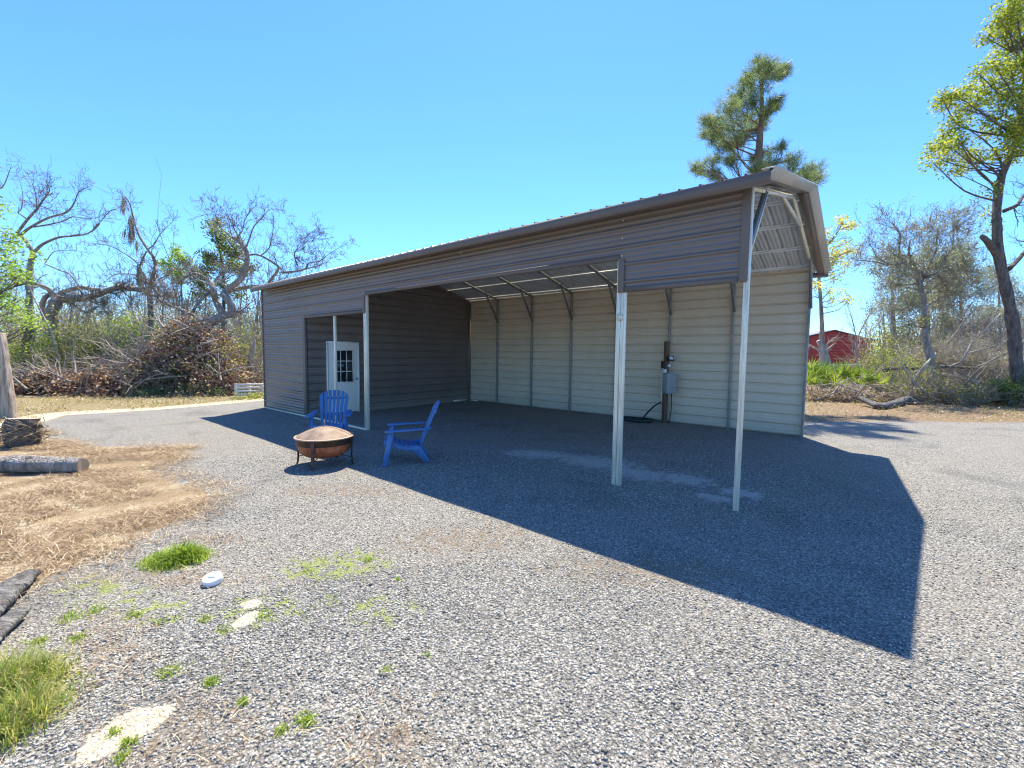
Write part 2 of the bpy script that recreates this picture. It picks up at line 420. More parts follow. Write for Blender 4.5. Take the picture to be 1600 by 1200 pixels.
for dz in (0, .05):
    z = 2.26+dz; x = X_MID+.005
    f.tube(catmull([(x-.035, .010, z), (x-.035, -.012, z), (x-.02, -.03, z-.01), (x+.02, -.03, z-.01), (x+.035, -.012, z), (x+.035, .010, z)], 3), .006, 6)
f.box((X_MID-.03, -.012, 2.24), (X_MID+.04, .004, 2.33)); f.build('bracket', GALV, shed)
# walk-in door with a nine-pane window, in the divider wall
xd = X_DIV+.022
door = MB(); door.box((xd-.03, .585, .03), (xd+.022, 1.515, 2.03)); door = bevel(door.build('door', DOOR_WHITE, shed), .004, 2)
f = MB()
for a, b in (((.555, .0), (.60, 2.06)), ((1.50, .0), (1.545, 2.06)), ((.60, 2.015), (1.50, 2.06))): f.box((xd-.02, a[0], a[1]), (xd+.030, b[0], b[1]))
f.build('door_frame', DOOR_WHITE, door)
f = MB(); wy0, wy1, wz0, wz1 = .775, 1.325, .91, 1.80
for a, b in (((wy0-.03, wz0-.03), (wy0, wz1+.03)), ((wy1, wz0-.03), (wy1+.03, wz1+.03)), ((wy0, wz0-.03), (wy1, wz0)), ((wy0, wz1), (wy1, wz1+.03))): f.box((xd+.02, a[0], a[1]), (xd+.036, b[0], b[1]))
for i in (1, 2):
    y = wy0+(wy1-wy0)*i/3; z = wz0+(wz1-wz0)*i/3
    f.box((xd+.024, y-.011, wz0), (xd+.033, y+.011, wz1))
    for j in range(3):
        a = wy0+(wy1-wy0)*j/3+(.011 if j else 0); b = wy0+(wy1-wy0)*(j+1)/3-(.011 if j < 2 else 0); f.box((xd+.024, a, z-.011), (xd+.033, b, z+.011))
f.build('window_grille', DOOR_WHITE, door)
f = MB(); f.box((xd+.02, wy0, wz0), (xd+.0255, wy1, wz1)); f.build('window_glass', glass, door)
f = MB()
prof = [(.0, 0), (.032, 0), (.032, .006), (.012, .012), (.011, .035), (.026, .045), (.030, .058), (.024, .070), (.0, .074)]
n = 16
for r, h in prof:
    for j in range(n): f.v.append((xd+.022+h, 1.445+r*math.cos(2*math.pi*j/n), .985+r*math.sin(2*math.pi*j/n)))
for i in range(len(prof)-1):
    for j in range(n): f.f.append((i*n+j, i*n+(j+1)%n, (i+1)*n+(j+1)%n, (i+1)*n+j))
f.build('door_knob', STEEL, door, smooth=True)
# screw heads in vertical rows over the posts: pattern of the fixing strip
sm_ = None
for x, z0 in ((X_MID+.01, 2.75), (X_P3, 2.75), (-.05, 2.7), (-4.6, 3.15), (-12.1, .15)):
    z = math.ceil(z0/.2286)*.2286+.114
    while z < 3.6:
        if sm_ is None:
            f = MB(); f.lathe([(0, .0), (.010, 0), (.010, .006), (.005, .009), (0, .009)], 6)
            f.v = [(p[0], -p[2], p[1]) for p in f.v]; o = f.build('screw', GALV); o.parent = shed; sm_ = o.data
        else:
            o = bpy.data.objects.new('screw', sm_); COL.objects.link(o); o.parent = shed
        o.location = Vector((x, -.0038, z)) - Vector(ORIG[shed.name]); z += .2286

# ================================================================== things in and in front of the shed
def utility_post():
    t = empty("utility_post", (-3.06, 5.88, 0), R(61))
    tag(t, 'short brown wooden post with grey electric box against the tan back wall', 'electric post')
    f = MB(); f.box((-.055, -.045, -.1), (.055, .045, 2.14)); bevel(f.build('post', POSTWOOD, t), .005)
    f = MB(); f.box((-.13, -.20, .80), (.17, -.046, 1.31)); bx = bevel(f.build('breaker_box', GREYBOX, t), .006)
    f = MB(); f.box((-.135, -.208, .795), (.175, -.20, 1.318)); f.box((-.135, -.20, 1.311), (.175, -.05, 1.318)); bevel(f.build('box_cover', GREYBOX, bx), .003)
    f = MB(); f.box((.008, -.214, .90), (.032, -.206, .94)); f.build('latch', STEEL, bx)
    lp = MB(); lp.box((-.02, -.085, 1.66), (.03, -.045, 1.72)); lamp = lp.build('flood_lamp', BLACK, t)
    f = MB(); Mx = Matrix.Translation((.02, -.13, 1.70)) @ Matrix.Rotation(R(-18), 4, 'X')
    f.box((-.095, -.03, -.065), (.095, .03, .065), Mx); bevel(f.build('lamp_housing', BLACK, lamp), .012)
    f = MB(); f.box((-.062, -.036, -.038), (.062, -.031, .038), Mx); f.build('lamp_lens', WHITEP, lamp)
    f = MB(); f.lathe([(0, 0), (.038, 0), (.042, .02), (.036, .05), (.02, .055), (.016, .03), (0, .03)], 16)
    f.v = [(p[0]+.03, -.05-p[2], p[1]+1.51) for p in f.v]; f.build('outlet', WHITEP, t, smooth=False)
    f = MB(); f.box((-.14, -.06, 1.44), (-.056, .04, 1.62)); bevel(f.build('meter_socket', BLACK, t), .012)
    f = MB(); f.box((-.13, -.10, 1.32), (-.06, -.03, 1.42)); bevel(f.build('weather_cover', WHITEP, t), .01)
    f = MB(); f.tube([(-.10, .0, 1.45), (-.10, .02, 1.2), (-.095, .02, .75), (-.10, .02, .55)], .014, 8); f.build('conduit', WHITEP, t, smooth=True)
    f = MB(); f.tube([(.10, -.12, .80), (.115, -.12, .6), (.105, -.13, .35), (.06, -.14, .12), (.01, -.12, .0)], .012, 8); f.build('cable', BLACK, t, smooth=True)
    f = MB(); f.tube(catmull([(-.10,.02,.56),(-.13,.06,.52),(-.2,.18,.42),(-.28,.33,.24),(-.34,.44,.08),(-.42,.56,.02)], 4), .020, 8); f.build('cable', BLACK, t, smooth=True)
utility_post()
hx, hy = -3.72, 5.62
f = MB(); P = []
for i in range(150):
    a = i*.30; r = .26+.05*math.sin(i*.7)+.02*(i//21); P.append((hx+r*1.15*math.cos(a), hy+r*.75*math.sin(a), .02+.017*(i//21)*.55+.006*math.sin(i*1.7)))
f.tube(P, .0125, 6); tag(f.build('garden_hose', HOSE, smooth=True, origin=(hx, hy, 0)), 'dark green hose coiled on the gravel beside the electric post', 'hose')
f = MB(); g = ground_at(741, 626); f.box((g[0]-.22, 5.98, .0), (g[0]+.2, 6.10, .03)); o = f.build('board_scrap', WHITEWOOD, origin=(g[0], 6.04, 0)); o.rotation_euler.z = R(-3)
tag(o, 'small white board scrap in the far inner corner under the tan wall', 'board')

# ---- Adirondack chairs (local: sitter looks towards -y; x across)
def adirondack(name, label, loc, rz):
    t = empty(name, loc, rz); tag(t, label, 'chair', 'blue resin garden chairs')
    W2 = .27
    # seat: slats over a dipping curve
    def seat_pt(s):   # s 0 front .. 1 back
        y = -.36 + .52*s; z = .37 - .02*s - .10*s + .028*math.sin(math.pi*min(s*3, 1)) - .02*math.sin(math.pi*s)
        return y, z
    f = MB()
    for k in range(7):
        s0, s1 = k/7+.008, (k+1)/7-.012
        a, b = seat_pt(s0), seat_pt(s1)
        w = W2-.02*k/7
        P = []
        for (y, z) in (a, b):
            for dz in (0, -.018):
                for x in (-w, w): P.append((x, y, z+dz))
        f.add(P, [(0,1,5,4), (2,6,7,3), (0,2,3,1), (4,5,7,6), (0,4,6,2), (1,3,7,5)])
    y, z = seat_pt(0); f.box((-W2, y-.014, z-.085), (W2, y+.008, z-.002))
    for sx in (-1, 1):   # side rails of the seat
        for k in range(6):
            a, b = seat_pt(k/6), seat_pt((k+1)/6)
            f.bar((sx*(W2-.012), a[0], a[1]-.040), (sx*(W2-.012), b[0], b[1]-.040), .022, .048)
    bevel(f.build('seat', BLUE, t), .004, 2)
    # back: fan of slats between a top arch and a lower panel, leaning back
    base = Vector((0, .15, .235)); top = Vector((0, .47, .985)); ax = (top-base); L = ax.length; ax.normalize(); nrm = Vector((0, -ax.z, ax.y))
    def bp(x, h, d=0): 
        c = .035*(1-(x/.30)**2)            # slight cup
        p = base + ax*h + nrm*(d - c); return (x, p.y, p.z)
    half = lambda h: .215 + .075*min(1, (h/L)**.8)
    topz = lambda x: L*(.80 + .20*math.sqrt(max(0, 1-(x/.30)**2)))
    f = MB(); n = 7
    arch = lambda x: L*(.78+.22*math.sqrt(max(0, 1-min(1, abs(x))**2.0*.97)))
    def slab(poly):
        m = len(poly); o = len(f.v)
        for d in (0, -.02): f.v.extend(bp(x, h, d) for x, h in poly)
        f.f.append(tuple(o+i for i in range(m))); f.f.append(tuple(o+m+i for i in range(m-1, -1, -1)))
        for i in range(m):
            j = (i+1) % m; f.f.append((o+i, o+m+i, o+m+j, o+j))
    for k in range(n):
        def edge(u, h): return u*half(h)
        u0, u1 = -1+2*k/n, -1+2*(k+1)/n; g = .0105
        hb = 0.0
        P = []
        hs = [0, .1, .2, .3, .4, .5, .6]
        xl = lambda h: edge(u0, h)+(g if k else 0); xr = lambda h: edge(u1, h)-(g if k < n-1 else 0)
        us = [u0+(u1-u0)*q/4 for q in range(5)]
        top_ = [(min(max(edge(u_, arch(u_)), xl(.9)), xr(.9)), arch(u_)) for u_ in us]
        slab([(xl(h), h) for h in hs] + top_ + [(xr(h), h) for h in reversed(hs)])
    for h0, h1 in ((.0, .05), (.285, .335), (L*.80-.03, L*.80+.02)):       # cross rails behind the slats
        o = len(f.v)
        xs = [i/8*2-1 for i in range(9)]
        for x_ in xs:
            x = x_*half(h0)*.985
            for h in (h0, h1):
                for d in (-.0205, -.038): f.v.append(bp(x, h, d))
        for i in range(8):
            a = o+4*i; f.f += [(a, a+4, a+6, a+2), (a+1, a+3, a+7, a+5), (a, a+1, a+5, a+4), (a+2, a+6, a+7, a+3)]
        f.f += [(o, o+2, o+3, o+1), (o+32, o+33, o+35, o+34)]
    bevel(f.build('backrest', BLUE, t), .003, 2)
    for sx in (-1, 1):
        # arm: broad board, wider at the front, rounded end
        out = [(.275, -.30), (.285, -.335), (.32, -.355), (.375, -.355), (.41, -.335), (.418, -.30), (.405, -.05), (.375, .20), (.345, .33), (.300, .335), (.278, .2), (.272, 0)]
        f = MB(); f.prism([(sx*x, y) for x, y in out], lambda p, k: (p[0], p[1], .545 + .045*(p[1]+.35) + (0 if k else -.024)))
        if sx < 0: f.f = [tuple(reversed(q)) for q in f.f]
        f.bar((sx*.335, .29, .55), (sx*.27, .35, .56), .03, .04)
        bevel(f.build('arm', BLUE, t), .006, 2)
        # front leg: broad plank raked forwards
        f = MB(); f.prism([(-.40, 0), (-.315, 0), (-.215, .52), (-.30, .52)], lambda p, k: (sx*(.33+.012*k+.02*(.52-p[1])), p[0], p[1]))
        f.prism([(-.385, .02), (-.345, .02), (-.245, .52), (-.285, .52)], lambda p, k: (sx*(.27+.06*k+.02*(.52-p[1])), p[0]+.01, p[1]))
        f.bar((sx*.262, -.30, .325), (sx*.34, -.30, .325), .05, .05)
        f.box((min(sx*.325, sx*.37), -.405, 0), (max(sx*.325, sx*.37), -.30, .018))
        bevel(f.build('leg', BLUE, t), .005, 1)
        # rear leg: the seat rail carried down to the ground
        f = MB(); f.prism([(.02, .275), (.06, .205), (.26, .0), (.335, .0), (.335, .03), (.20, .245), (.16, .285)], lambda p, k: (sx*(.235+.026*k), p[0], p[1]))
        f.prism([(.05, .24), (.285, .0), (.31, .0), (.12, .25)], lambda p, k: (sx*(.205+.03*k), p[0], p[1]))
        bevel(f.build('leg', BLUE, t), .005, 1)
    return t
C1 = (-7.05, -1.17); C2 = (-4.71, -1.065)
pit = ground_at(508, 725)
ang = lambda ax, ay: math.atan2(ay, ax)+math.pi/2      # turns local -y towards (ax, ay)
adirondack('garden_chair', 'blue slatted garden chair facing the camera behind the fire pit', (C1[0], C1[1], .012), ang(pit[0]+.15-C1[0], pit[1]-.35-C1[1]))
adirondack('garden_chair', 'blue slatted garden chair seen from its side, in the shade right of the fire pit', (C2[0], C2[1], .012), ang(-.60, -.80))

# ---- fire pit
def fire_pit():
    t = empty('fire_pit', (pit[0], pit[1], .005), R(40)); t.scale = (.93, .93, 1.10); tag(t, 'round rusty copper fire pit with domed mesh lid on four iron legs', 'fire pit')
    f = MB(); f.lathe([(0, .11), (.16, .115), (.30, .14), (.385, .19), (.422, .25), (.434, .31), (.436, .345), (.43, .345), (.425, .31), (.40, .25), (.2, .14), (0, .13)], 48); f.build('bowl', RUST, t, smooth=True)
    f = MB(); f.lathe([(.440, .31), (.447, .31), (.447, .392), (.452, .392), (.452, .400), (.436, .400), (.436, .31), (.440, .31)], 48); f.build('rim_band', IRON, t)
    lid = MB(); prof = [(.455*(1-i/14), .408+.135*(1-(1-i/14)**1.7)) for i in range(15)]
    lid.lathe([(r*(1 if r > .01 else 0)+.0, z) for r, z in prof], 48); lid = lid.build('mesh_lid', mesh_lid, t, smooth=True)
    f = MB(); f.lathe([(.450, .398), (.472, .398), (.475, .406), (.470, .414), (.450, .416), (.450, .398)], 48); f.build('lid_rim', PALE_RUST, lid)
    for k in range(4):
        a = k*math.pi/2+R(5); P = [((r+.004)*math.cos(a), (r+.004)*math.sin(a), z+.002) for r, z in prof]
        f = MB()
        for p, q in zip(P, P[1:]): f.bar(p, q, .020 if k % 2 == 0 else .006, .005, up=(math.cos(a), math.sin(a), 1.2))
        f.build('lid_strap', PALE_RUST, lid)
    f = MB(); f.tube([(0, 0, .535), (0, 0, .595), (.012, 0, .61), (.0, 0, .63), (-.012, 0, .61), (-.002, 0, .595)], .0055, 6); f.build('lid_ring', PALE_RUST, lid, smooth=True)
    for k in range(4):
        a = k*math.pi/2; ca, sa = math.cos(a), math.sin(a)
        f = MB(); P = [(.452, .39), (.455, .25), (.452, .12), (.462, .03), (.475, 0)]
        for (r, z), (r2, z2) in zip(P, P[1:]): f.bar((r*ca, r*sa, z), (r2*ca, r2*sa, z2), .058, .010, up=(ca, sa, 0))
        leg = bevel(f.build('leg', IRON, t), .002, 1)
        f = MB(); f.tube([(.45*ca, .45*sa, .105), (.20*ca, .20*sa, .150), (0, 0, .155)], .007, 6); f.build('brace', IRON, leg)
fire_pit()

# ---- round white plastic lid lying on the gravel
g = ground_at(332, 913)
t = empty('plastic_cap', (g[0], g[1], .046), R(40)); t.rotation_euler.x = R(14)
tag(t, 'round white plastic drain cap lying on the gravel near the green weeds', 'cap')
f = MB(); f.lathe([(0.0000, -0.0360), (0.0612, -0.0360), (0.0662, -0.0240), (0.0662, 0.0080), (0.0634, 0.0144), (0.0504, 0.0176), (0.0475, 0.0128), (0.0288, 0.0144), (0.0000, 0.0144)], 28); f.build('cap_body', WHITEP, t, smooth=False)
f = MB(); f.box((-.03, -.010, .012), (.03, .010, .026)); bevel(f.build('grip', WHITEP, t), .008, 2)
# ================================================================== ground
def poly_sd(P, poly):
    """signed distance to a polygon, + inside"""
    P = np.asarray(P, float); poly = np.asarray(poly, float); n = len(poly)
    d = np.full(len(P), 1e9); ins = np.zeros(len(P), bool)
    for i in range(n):
        a, b = poly[i], poly[(i+1) % n]; e = b-a; w = P-a
        t = np.clip((w@e)/max(e@e, 1e-12), 0, 1); q = w - t[:, None]*e
        d = np.minimum(d, np.hypot(q[:, 0], q[:, 1]))
        c = ((a[1] > P[:, 1]) != (b[1] > P[:, 1])) & (P[:, 0] < (b[0]-a[0])*(P[:, 1]-a[1])/((b[1]-a[1]) or 1e-12) + a[0])
        ins ^= c
    return np.where(ins, d, -d)
def sstep(x, a, b):
    t = np.clip((x-a)/(b-a), 0, 1); return t*t*(3-2*t)
def blob(P, cx, cy, rx, ry, rot=0):
    c, s = math.cos(rot), math.sin(rot); dx, dy = P[:, 0]-cx, P[:, 1]-cy
    return np.hypot((dx*c+dy*s)/rx, (-dx*s+dy*c)/ry)
YARD = [(-13.3,-5.05),(-15.3,-4.2),(-15.0,-2.3),(-15.4,.4),(-16.2,4),(-15.6,8.4),(-6,9.0),(-1.6,8.6),(.1,9.2),(1.66,10.9),(3.03,11.9),(4.44,13.3),(12,17),(40,20),(40,-40),(-13,-40)]
STRAW = [(-13.4,-5.0),(-11.0,-4.85),(-9.7,-4.4),(-8.9,-3.75),(-8.24,-3.25),(-7.8,-3.45),(-7.2,-4.0),(-6.2,-3.95),(-5.47,-3.8),(-4.99,-3.87),(-4.6,-4.1),(-4.3,-4.45),(-4.05,-4.9),(-3.85,-5.15),(-3.6,-5.6),(-3.6,-9),(-13.5,-9)]
def fields(P):
    yard = poly_sd(P, YARD); st = poly_sd(P, STRAW)
    soil = 1-sstep(yard, -.25, .25)
    straw = sstep(st, -.55, .40)
    east = sstep(P[:, 0], -6, -2)             # right-hand far side is leaf litter, left is tan dry grass
    sand = np.zeros(len(P))
    for c in ((-4.1,-5.38,.5,.16,.25), (-7.0,-4.75,1.5,.16,.3), (-6.1,-5.0,1.2,.13,.25), (-5.2,-5.25,.9,.14,.2), (-1.45,-5.13,.10,.16,.5), (-1.42,-5.02,.07,.12,.4), (-1.95,-4.42,.06,.10,.4), (-2.12,-4.33,.07,.07,0)):
        sand = np.maximum(sand, (1 if c[2] < .2 else .62)*(1-sstep(blob(P, *c), .2 if c[2] > .2 else .7, 1.35)))
    edge = (1-sstep(np.abs(yard+.45), .2, .65))*(1-east)*(P[:, 0] < -9)
    sand = np.maximum(sand, edge)
    dust = np.zeros(len(P))
    for c in ((-3.35,.75,1.0,.45,.5), (-2.3,.95,1.0,.6,.2), (-1.5,.75,.7,.5,0), (-.9,.95,.6,.4,0), (-.35,.35,.35,.2,.2), (-.1,.8,.4,.3,0)):
        dust = np.maximum(dust, 1-sstep(blob(P, *c), .1, 1.3))
    moss = np.zeros(len(P))
    for c, k in (((-2.2,-3.65,.75,.5,.8), .55), ((-1.4,-3.8,.5,.35,.6), .5), ((-2.0,-4.3,.6,.35,.6), .55), ((-2.5,-4.75,.5,.3,.4), .5), ((-1.6,-4.7,.6,.3,.5), .3), ((-3.1,-4.1,.6,.4,.7), .25), ((-2.4,-5.35,.6,.2,.2), .6), ((-3.2,-5.0,.6,.3,.3), .5), ((-2.9,-4.9,.5,.3,.3), .45)):
        moss = np.maximum(moss, k*(1-sstep(blob(P, *c), .3, 1.2)))
    brown = np.zeros(len(P))
    for c in ((-1.8,-2.6,1.6,.7,.8), (-.2,-2.0,1.8,.5,.7), (-4,-2.6,1.8,.6,.7), (-1.2,-5.0,.8,.5,.5), (-2.2,-5.1,.8,.3,.3), (-2.9,-4.55,.9,.25,.6), (-3.4,-4.95,.6,.3,.4), (-2.5,-5.0,.5,.25,.2), (-.45,-4.35,.5,.35,.6), (-3.6,-4.2,.6,.3,.6)):
        brown = np.maximum(brown, .65*(1-sstep(blob(P, *c), .2, 1.25)))
    return dict(soil=soil, straw=straw, sand=sand, dust=dust, moss=moss, litter=east*soil, brown=brown)
def axis(lo, hi, f0, f1, step):
    a = list(np.arange(f0, f1+step/2, step)); s = step
    x = f1
    while x < hi: s *= 1.35; x += s; a.append(x)
    s = step; x = f0; b = []
    while x > lo: s *= 1.35; x -= s; b.append(x)
    return np.array(b[::-1]+a)
gx, gy = axis(-900, 900, -17, 6, .13), axis(-900, 900, -6.5, 14, .13)
gx = np.unique(np.round(np.concatenate([gx[(gx < -5.2) | (gx > .8)], np.arange(-5.2, .8, .05)]), 4)); gy = np.unique(np.round(np.concatenate([gy[(gy < -5.7) | (gy > -3)], np.arange(-5.7, -3, .05)]), 4))
GX, GY = np.meshgrid(gx, gy, indexing='ij'); GP = np.stack([GX.ravel(), GY.ravel()], 1)
FL = fields(GP)
def relief(P, fl=None):
    fl = fl or fields(P)
    n = np.array([mnoise.noise((x*.35, y*.35, 0))*.03 + mnoise.noise((x*1.7, y*1.7, 3))*.008 if abs(x) < 60 and abs(y) < 60 else 0 for x, y in P])
    shed_in = sstep(np.maximum(np.maximum(-13.6-P[:, 0], P[:, 0]-.4), np.maximum(-.4-P[:, 1], P[:, 1]-6.6)), 0, 1.2)
    return n*(.25+.75*shed_in) + .012*fl['straw']*(.6+n*12).clip(0, 2)
GZ = relief(GP, FL)
nx, ny = len(gx), len(gy)
I = np.arange(nx*ny).reshape(nx, ny)
Q = np.stack([I[:-1, :-1].ravel(), I[1:, :-1].ravel(), I[1:, 1:].ravel(), I[:-1, 1:].ravel()], 1)
cen = GP[Q].mean(1)
in_yard = poly_sd(cen, YARD) > 0
# one material for yard and soil; the weights say what lies where
gm, nt, b = new_mat('yard_gravel_and_soil'); L = nt.links.new
tc = N(nt, 'ShaderNodeTexCoord'); vec = tc.outputs['Object']
def attr(n): a = N(nt, 'ShaderNodeAttribute'); a.attribute_name = n; return a.outputs['Fac']
def vor(scale, feat='F1'):
    v = N(nt, 'ShaderNodeTexVoronoi', feature=feat); v.inputs['Scale'].default_value = scale; L(vec, v.inputs['Vector']); return v
v1, v2 = vor(60), vor(118)
sep = N(nt, 'ShaderNodeSeparateColor'); L(v1.outputs['Color'], sep.inputs[0])
sep2 = N(nt, 'ShaderNodeSeparateColor'); L(v2.outputs['Color'], sep2.inputs[0])
GRAVEL_STOPS = [(0, (.10,.098,.09)), (.22, (.205,.2,.182)), (.58, (.355,.347,.315)), (.86, (.50,.487,.44)), (1, (.72,.69,.61))]
c1 = ramp(nt, sep.outputs[0], GRAVEL_STOPS); c2 = ramp(nt, sep2.outputs[1], GRAVEL_STOPS)
grav = mixc(nt, .4, c1, c2)
big = noise_tex(nt, .4, 5, .6, vec); mid = noise_tex(nt, 3.2, 5, .6, vec); fine = noise_tex(nt, 28, 4, .65, vec)
grav = mixc(nt, ramp(nt, big, [(.40, (0,0,0)), (.62, (.55,.55,.55))]), grav, (.36,.335,.285))
pack = noise_tex(nt, .9, 3, .5, vec, .6)
grav = mixc(nt, ramp(nt, pack, [(.30, (.45,.45,.45)), (.46, (0,0,0))]), grav, (.17,.165,.15))
gaps = ramp(nt, v1.outputs['Distance'], [(.32, (1,1,1)), (.66, (.5,.5,.5))])
grav = mixc(nt, 1.0, grav, gaps, 'MULTIPLY')
def mask(w, lo=.35, hi=.65, amt=.6, n=None):
    """weight broken up by noise"""
    s = mth(nt, 'MULTIPLY_ADD', mth(nt, 'SUBTRACT', n or mid, .5), amt*2); L(w, s.node.inputs[2])
    r = N(nt, 'ShaderNodeMapRange', interpolation_type='SMOOTHSTEP'); r.inputs[1].default_value = lo; r.inputs[2].default_value = hi
    L(s, r.inputs[0]); return r.outputs[0]
n2 = noise_tex(nt, 9, 6, .7, vec)
stretch = N(nt, 'ShaderNodeMapping'); stretch.inputs['Scale'].default_value = (14, 60, 1); stretch.inputs['Rotation'].default_value = (0, 0, .5); L(vec, stretch.inputs['Vector'])
fib = noise_tex(nt, 1.5, 5, .7, stretch.outputs[0], .8)
dusty = mixc(nt, fine, (.34,.33,.30), (.66,.645,.60))
col = mixc(nt, mth(nt, 'MULTIPLY', mask(attr('dust'), .25, .95, 1.3, n2), .8), grav, dusty)
brown = mixc(nt, fine, (.13,.095,.06), (.30,.225,.14))
col = mixc(nt, mth(nt, 'MULTIPLY', mask(attr('brown'), .45, .9, .8, n2), .7), col, brown)
mossc = mixc(nt, fine, (.13,.17,.04), (.36,.40,.13))
col = mixc(nt, mask(attr('moss'), .42, .68, .9, n2), col, mossc)
strawc = mixc(nt, fib, (.10,.066,.037), (.47,.355,.21))
strawc = mixc(nt, ramp(nt, mid, [(.45, (0,0,0)), (.7, (.5,.5,.5))]), strawc, (.52,.47,.33))
col = mixc(nt, mask(attr('straw'), .38, .62, .95, n2), col, strawc)
soilc = mixc(nt, fib, (.17,.13,.075), (.40,.32,.18))
soilc = mixc(nt, ramp(nt, n2, [(.5, (0,0,0)), (.72, (.8,.8,.8))]), soilc, (.11,.13,.035))
litc = mixc(nt, ramp(nt, n2, [(.35, (0,0,0)), (.65, (1,1,1))]), (.10,.065,.04), (.36,.265,.165))
soilc = mixc(nt, attr('litter'), soilc, litc)
col = mixc(nt, mask(attr('soil')), col, soilc)
sandc = mixc(nt, fine, (.46,.40,.28), (.68,.60,.44))
col = mixc(nt, mask(attr('sand'), .42, .72, .7, n2), col, sandc)
L(col, b.inputs['Base Color']); b.inputs['Roughness'].default_value = .92; b.inputs['Specular IOR Level'].default_value = .25
h = mth(nt, 'ADD', mth(nt, 'MULTIPLY', v1.outputs['Distance'], -1.0), mth(nt, 'MULTIPLY', v2.outputs['Distance'], -.5))
h = mth(nt, 'ADD', h, mth(nt, 'MULTIPLY', fine, .5))
bump(nt, b, h, .9, .016)
def ground_part(name, sel, lift=0):
    me = bpy.data.meshes.new(name); q = Q[sel]; used = np.unique(q); remap = np.full(nx*ny, -1); remap[used] = np.arange(len(used))
    V = np.stack([GP[used, 0], GP[used, 1], GZ[used]], 1).astype(np.float32)
    me.vertices.add(len(V)); me.vertices.foreach_set('co', V.ravel()); q = remap[q].astype(np.int32)
    me.loops.add(q.size); me.loops.foreach_set('vertex_index', q.ravel()); me.polygons.add(len(q)); me.polygons.foreach_set('loop_start', np.arange(len(q), dtype=np.int32)*4)
    me.update(calc_edges=True); me.polygons.foreach_set('use_smooth', np.ones(len(q), bool))
    for k, w in FL.items():
        a = me.attributes.new(k, 'FLOAT', 'POINT'); a.data.foreach_set('value', w[used].astype(np.float32))
    me.materials.append(gm); o = bpy.data.objects.new(name, me); COL.objects.link(o); return o
tag(ground_part('gravel_yard', in_yard), 'grey crushed gravel yard in front of and under the metal shed', kind='structure', cat='gravel yard')
tag(ground_part('ground', ~in_yard), 'sandy soil with dry grass and leaf litter beyond the gravel', kind='structure', cat='ground')

# ---- loose stones: crushed rock lying on the nearest gravel
def scatter_sector(n, r0, r1, a0, a1, pw=1.0):
    a = R(1)*nrng.uniform(a0, a1, n); r = np.sqrt(nrng.uniform(0, 1, n)**pw*(r1*r1-r0*r0)+r0*r0)
    return np.stack([CAM[0]+np.sin(a)*r, CAM[1]+np.cos(a)*r], 1)
P = np.concatenate([scatter_sector(56000, 1.2, 3.6, -93, 14), scatter_sector(66000, 3.5, 8.5, -93, 14, 1.25)])
fl = fields(P)
nz = np.array([mnoise.noise((x*.9, y*.9, 9)) for x, y in P])
keep = (nrng.uniform(0, 1, len(P)) > .92*fl['straw']) & (nrng.uniform(0, 1, len(P)) > np.maximum(fl['sand']*1.0, fl['dust']*.9)) & (nrng.uniform(0, 1, len(P)) > fl['brown']*.5) & (nrng.uniform(0, 1, len(P)) < .75+nz*.7)
P = P[keep]; z = relief(P)
OCT = np.array([(1,0,0),(-1,0,0),(0,1,0),(0,-1,0),(0,0,1),(0,0,-1)], float)
OF = np.array([(0,2,4),(2,1,4),(1,3,4),(3,0,4),(2,0,5),(1,2,5),(3,1,5),(0,3,5)])
def stones(P, z, s0, s1):
    n = len(P); s = s0+(s1-s0)*nrng.uniform(0, 1, n)**2.2
    V = OCT[None]*nrng.uniform(.55, 1.2, (n, 6, 1)) + nrng.normal(0, .22, (n, 6, 3))
    A = nrng.uniform(0, 6.28, n); ca, sa = np.cos(A), np.sin(A)
    X = V[:, :, 0]*ca[:, None]-V[:, :, 1]*sa[:, None]; Y = V[:, :, 0]*sa[:, None]+V[:, :, 1]*ca[:, None]
    V = np.stack([X, Y, V[:, :, 2]*.7], 2)*s[:, None, None]
    V += np.concatenate([P, (z+s*.28)[:, None]], 1)[:, None, :]
    return V.reshape(-1, 3), (OF[None]+np.arange(n)[:, None, None]*6).reshape(-1, 3)
sm, nt, b = new_mat('crushed_stone'); g = N(nt, 'ShaderNodeNewGeometry')
nt.links.new(ramp(nt, g.outputs['Random Per Island'], GRAVEL_STOPS), b.inputs['Base Color']); b.inputs['Roughness'].default_value = .85; b.inputs['Specular IOR Level'].default_value = .3
Pl = P[:130]; zl = z[:130]
tag(MB().add_np(*stones(P, z, .0045, .0108)).add_np(*stones(Pl, zl, .011, .020)).build('loose_stones', sm), 'loose crushed grey stones strewn over the nearest part of the yard', 'gravel', kind='stuff')

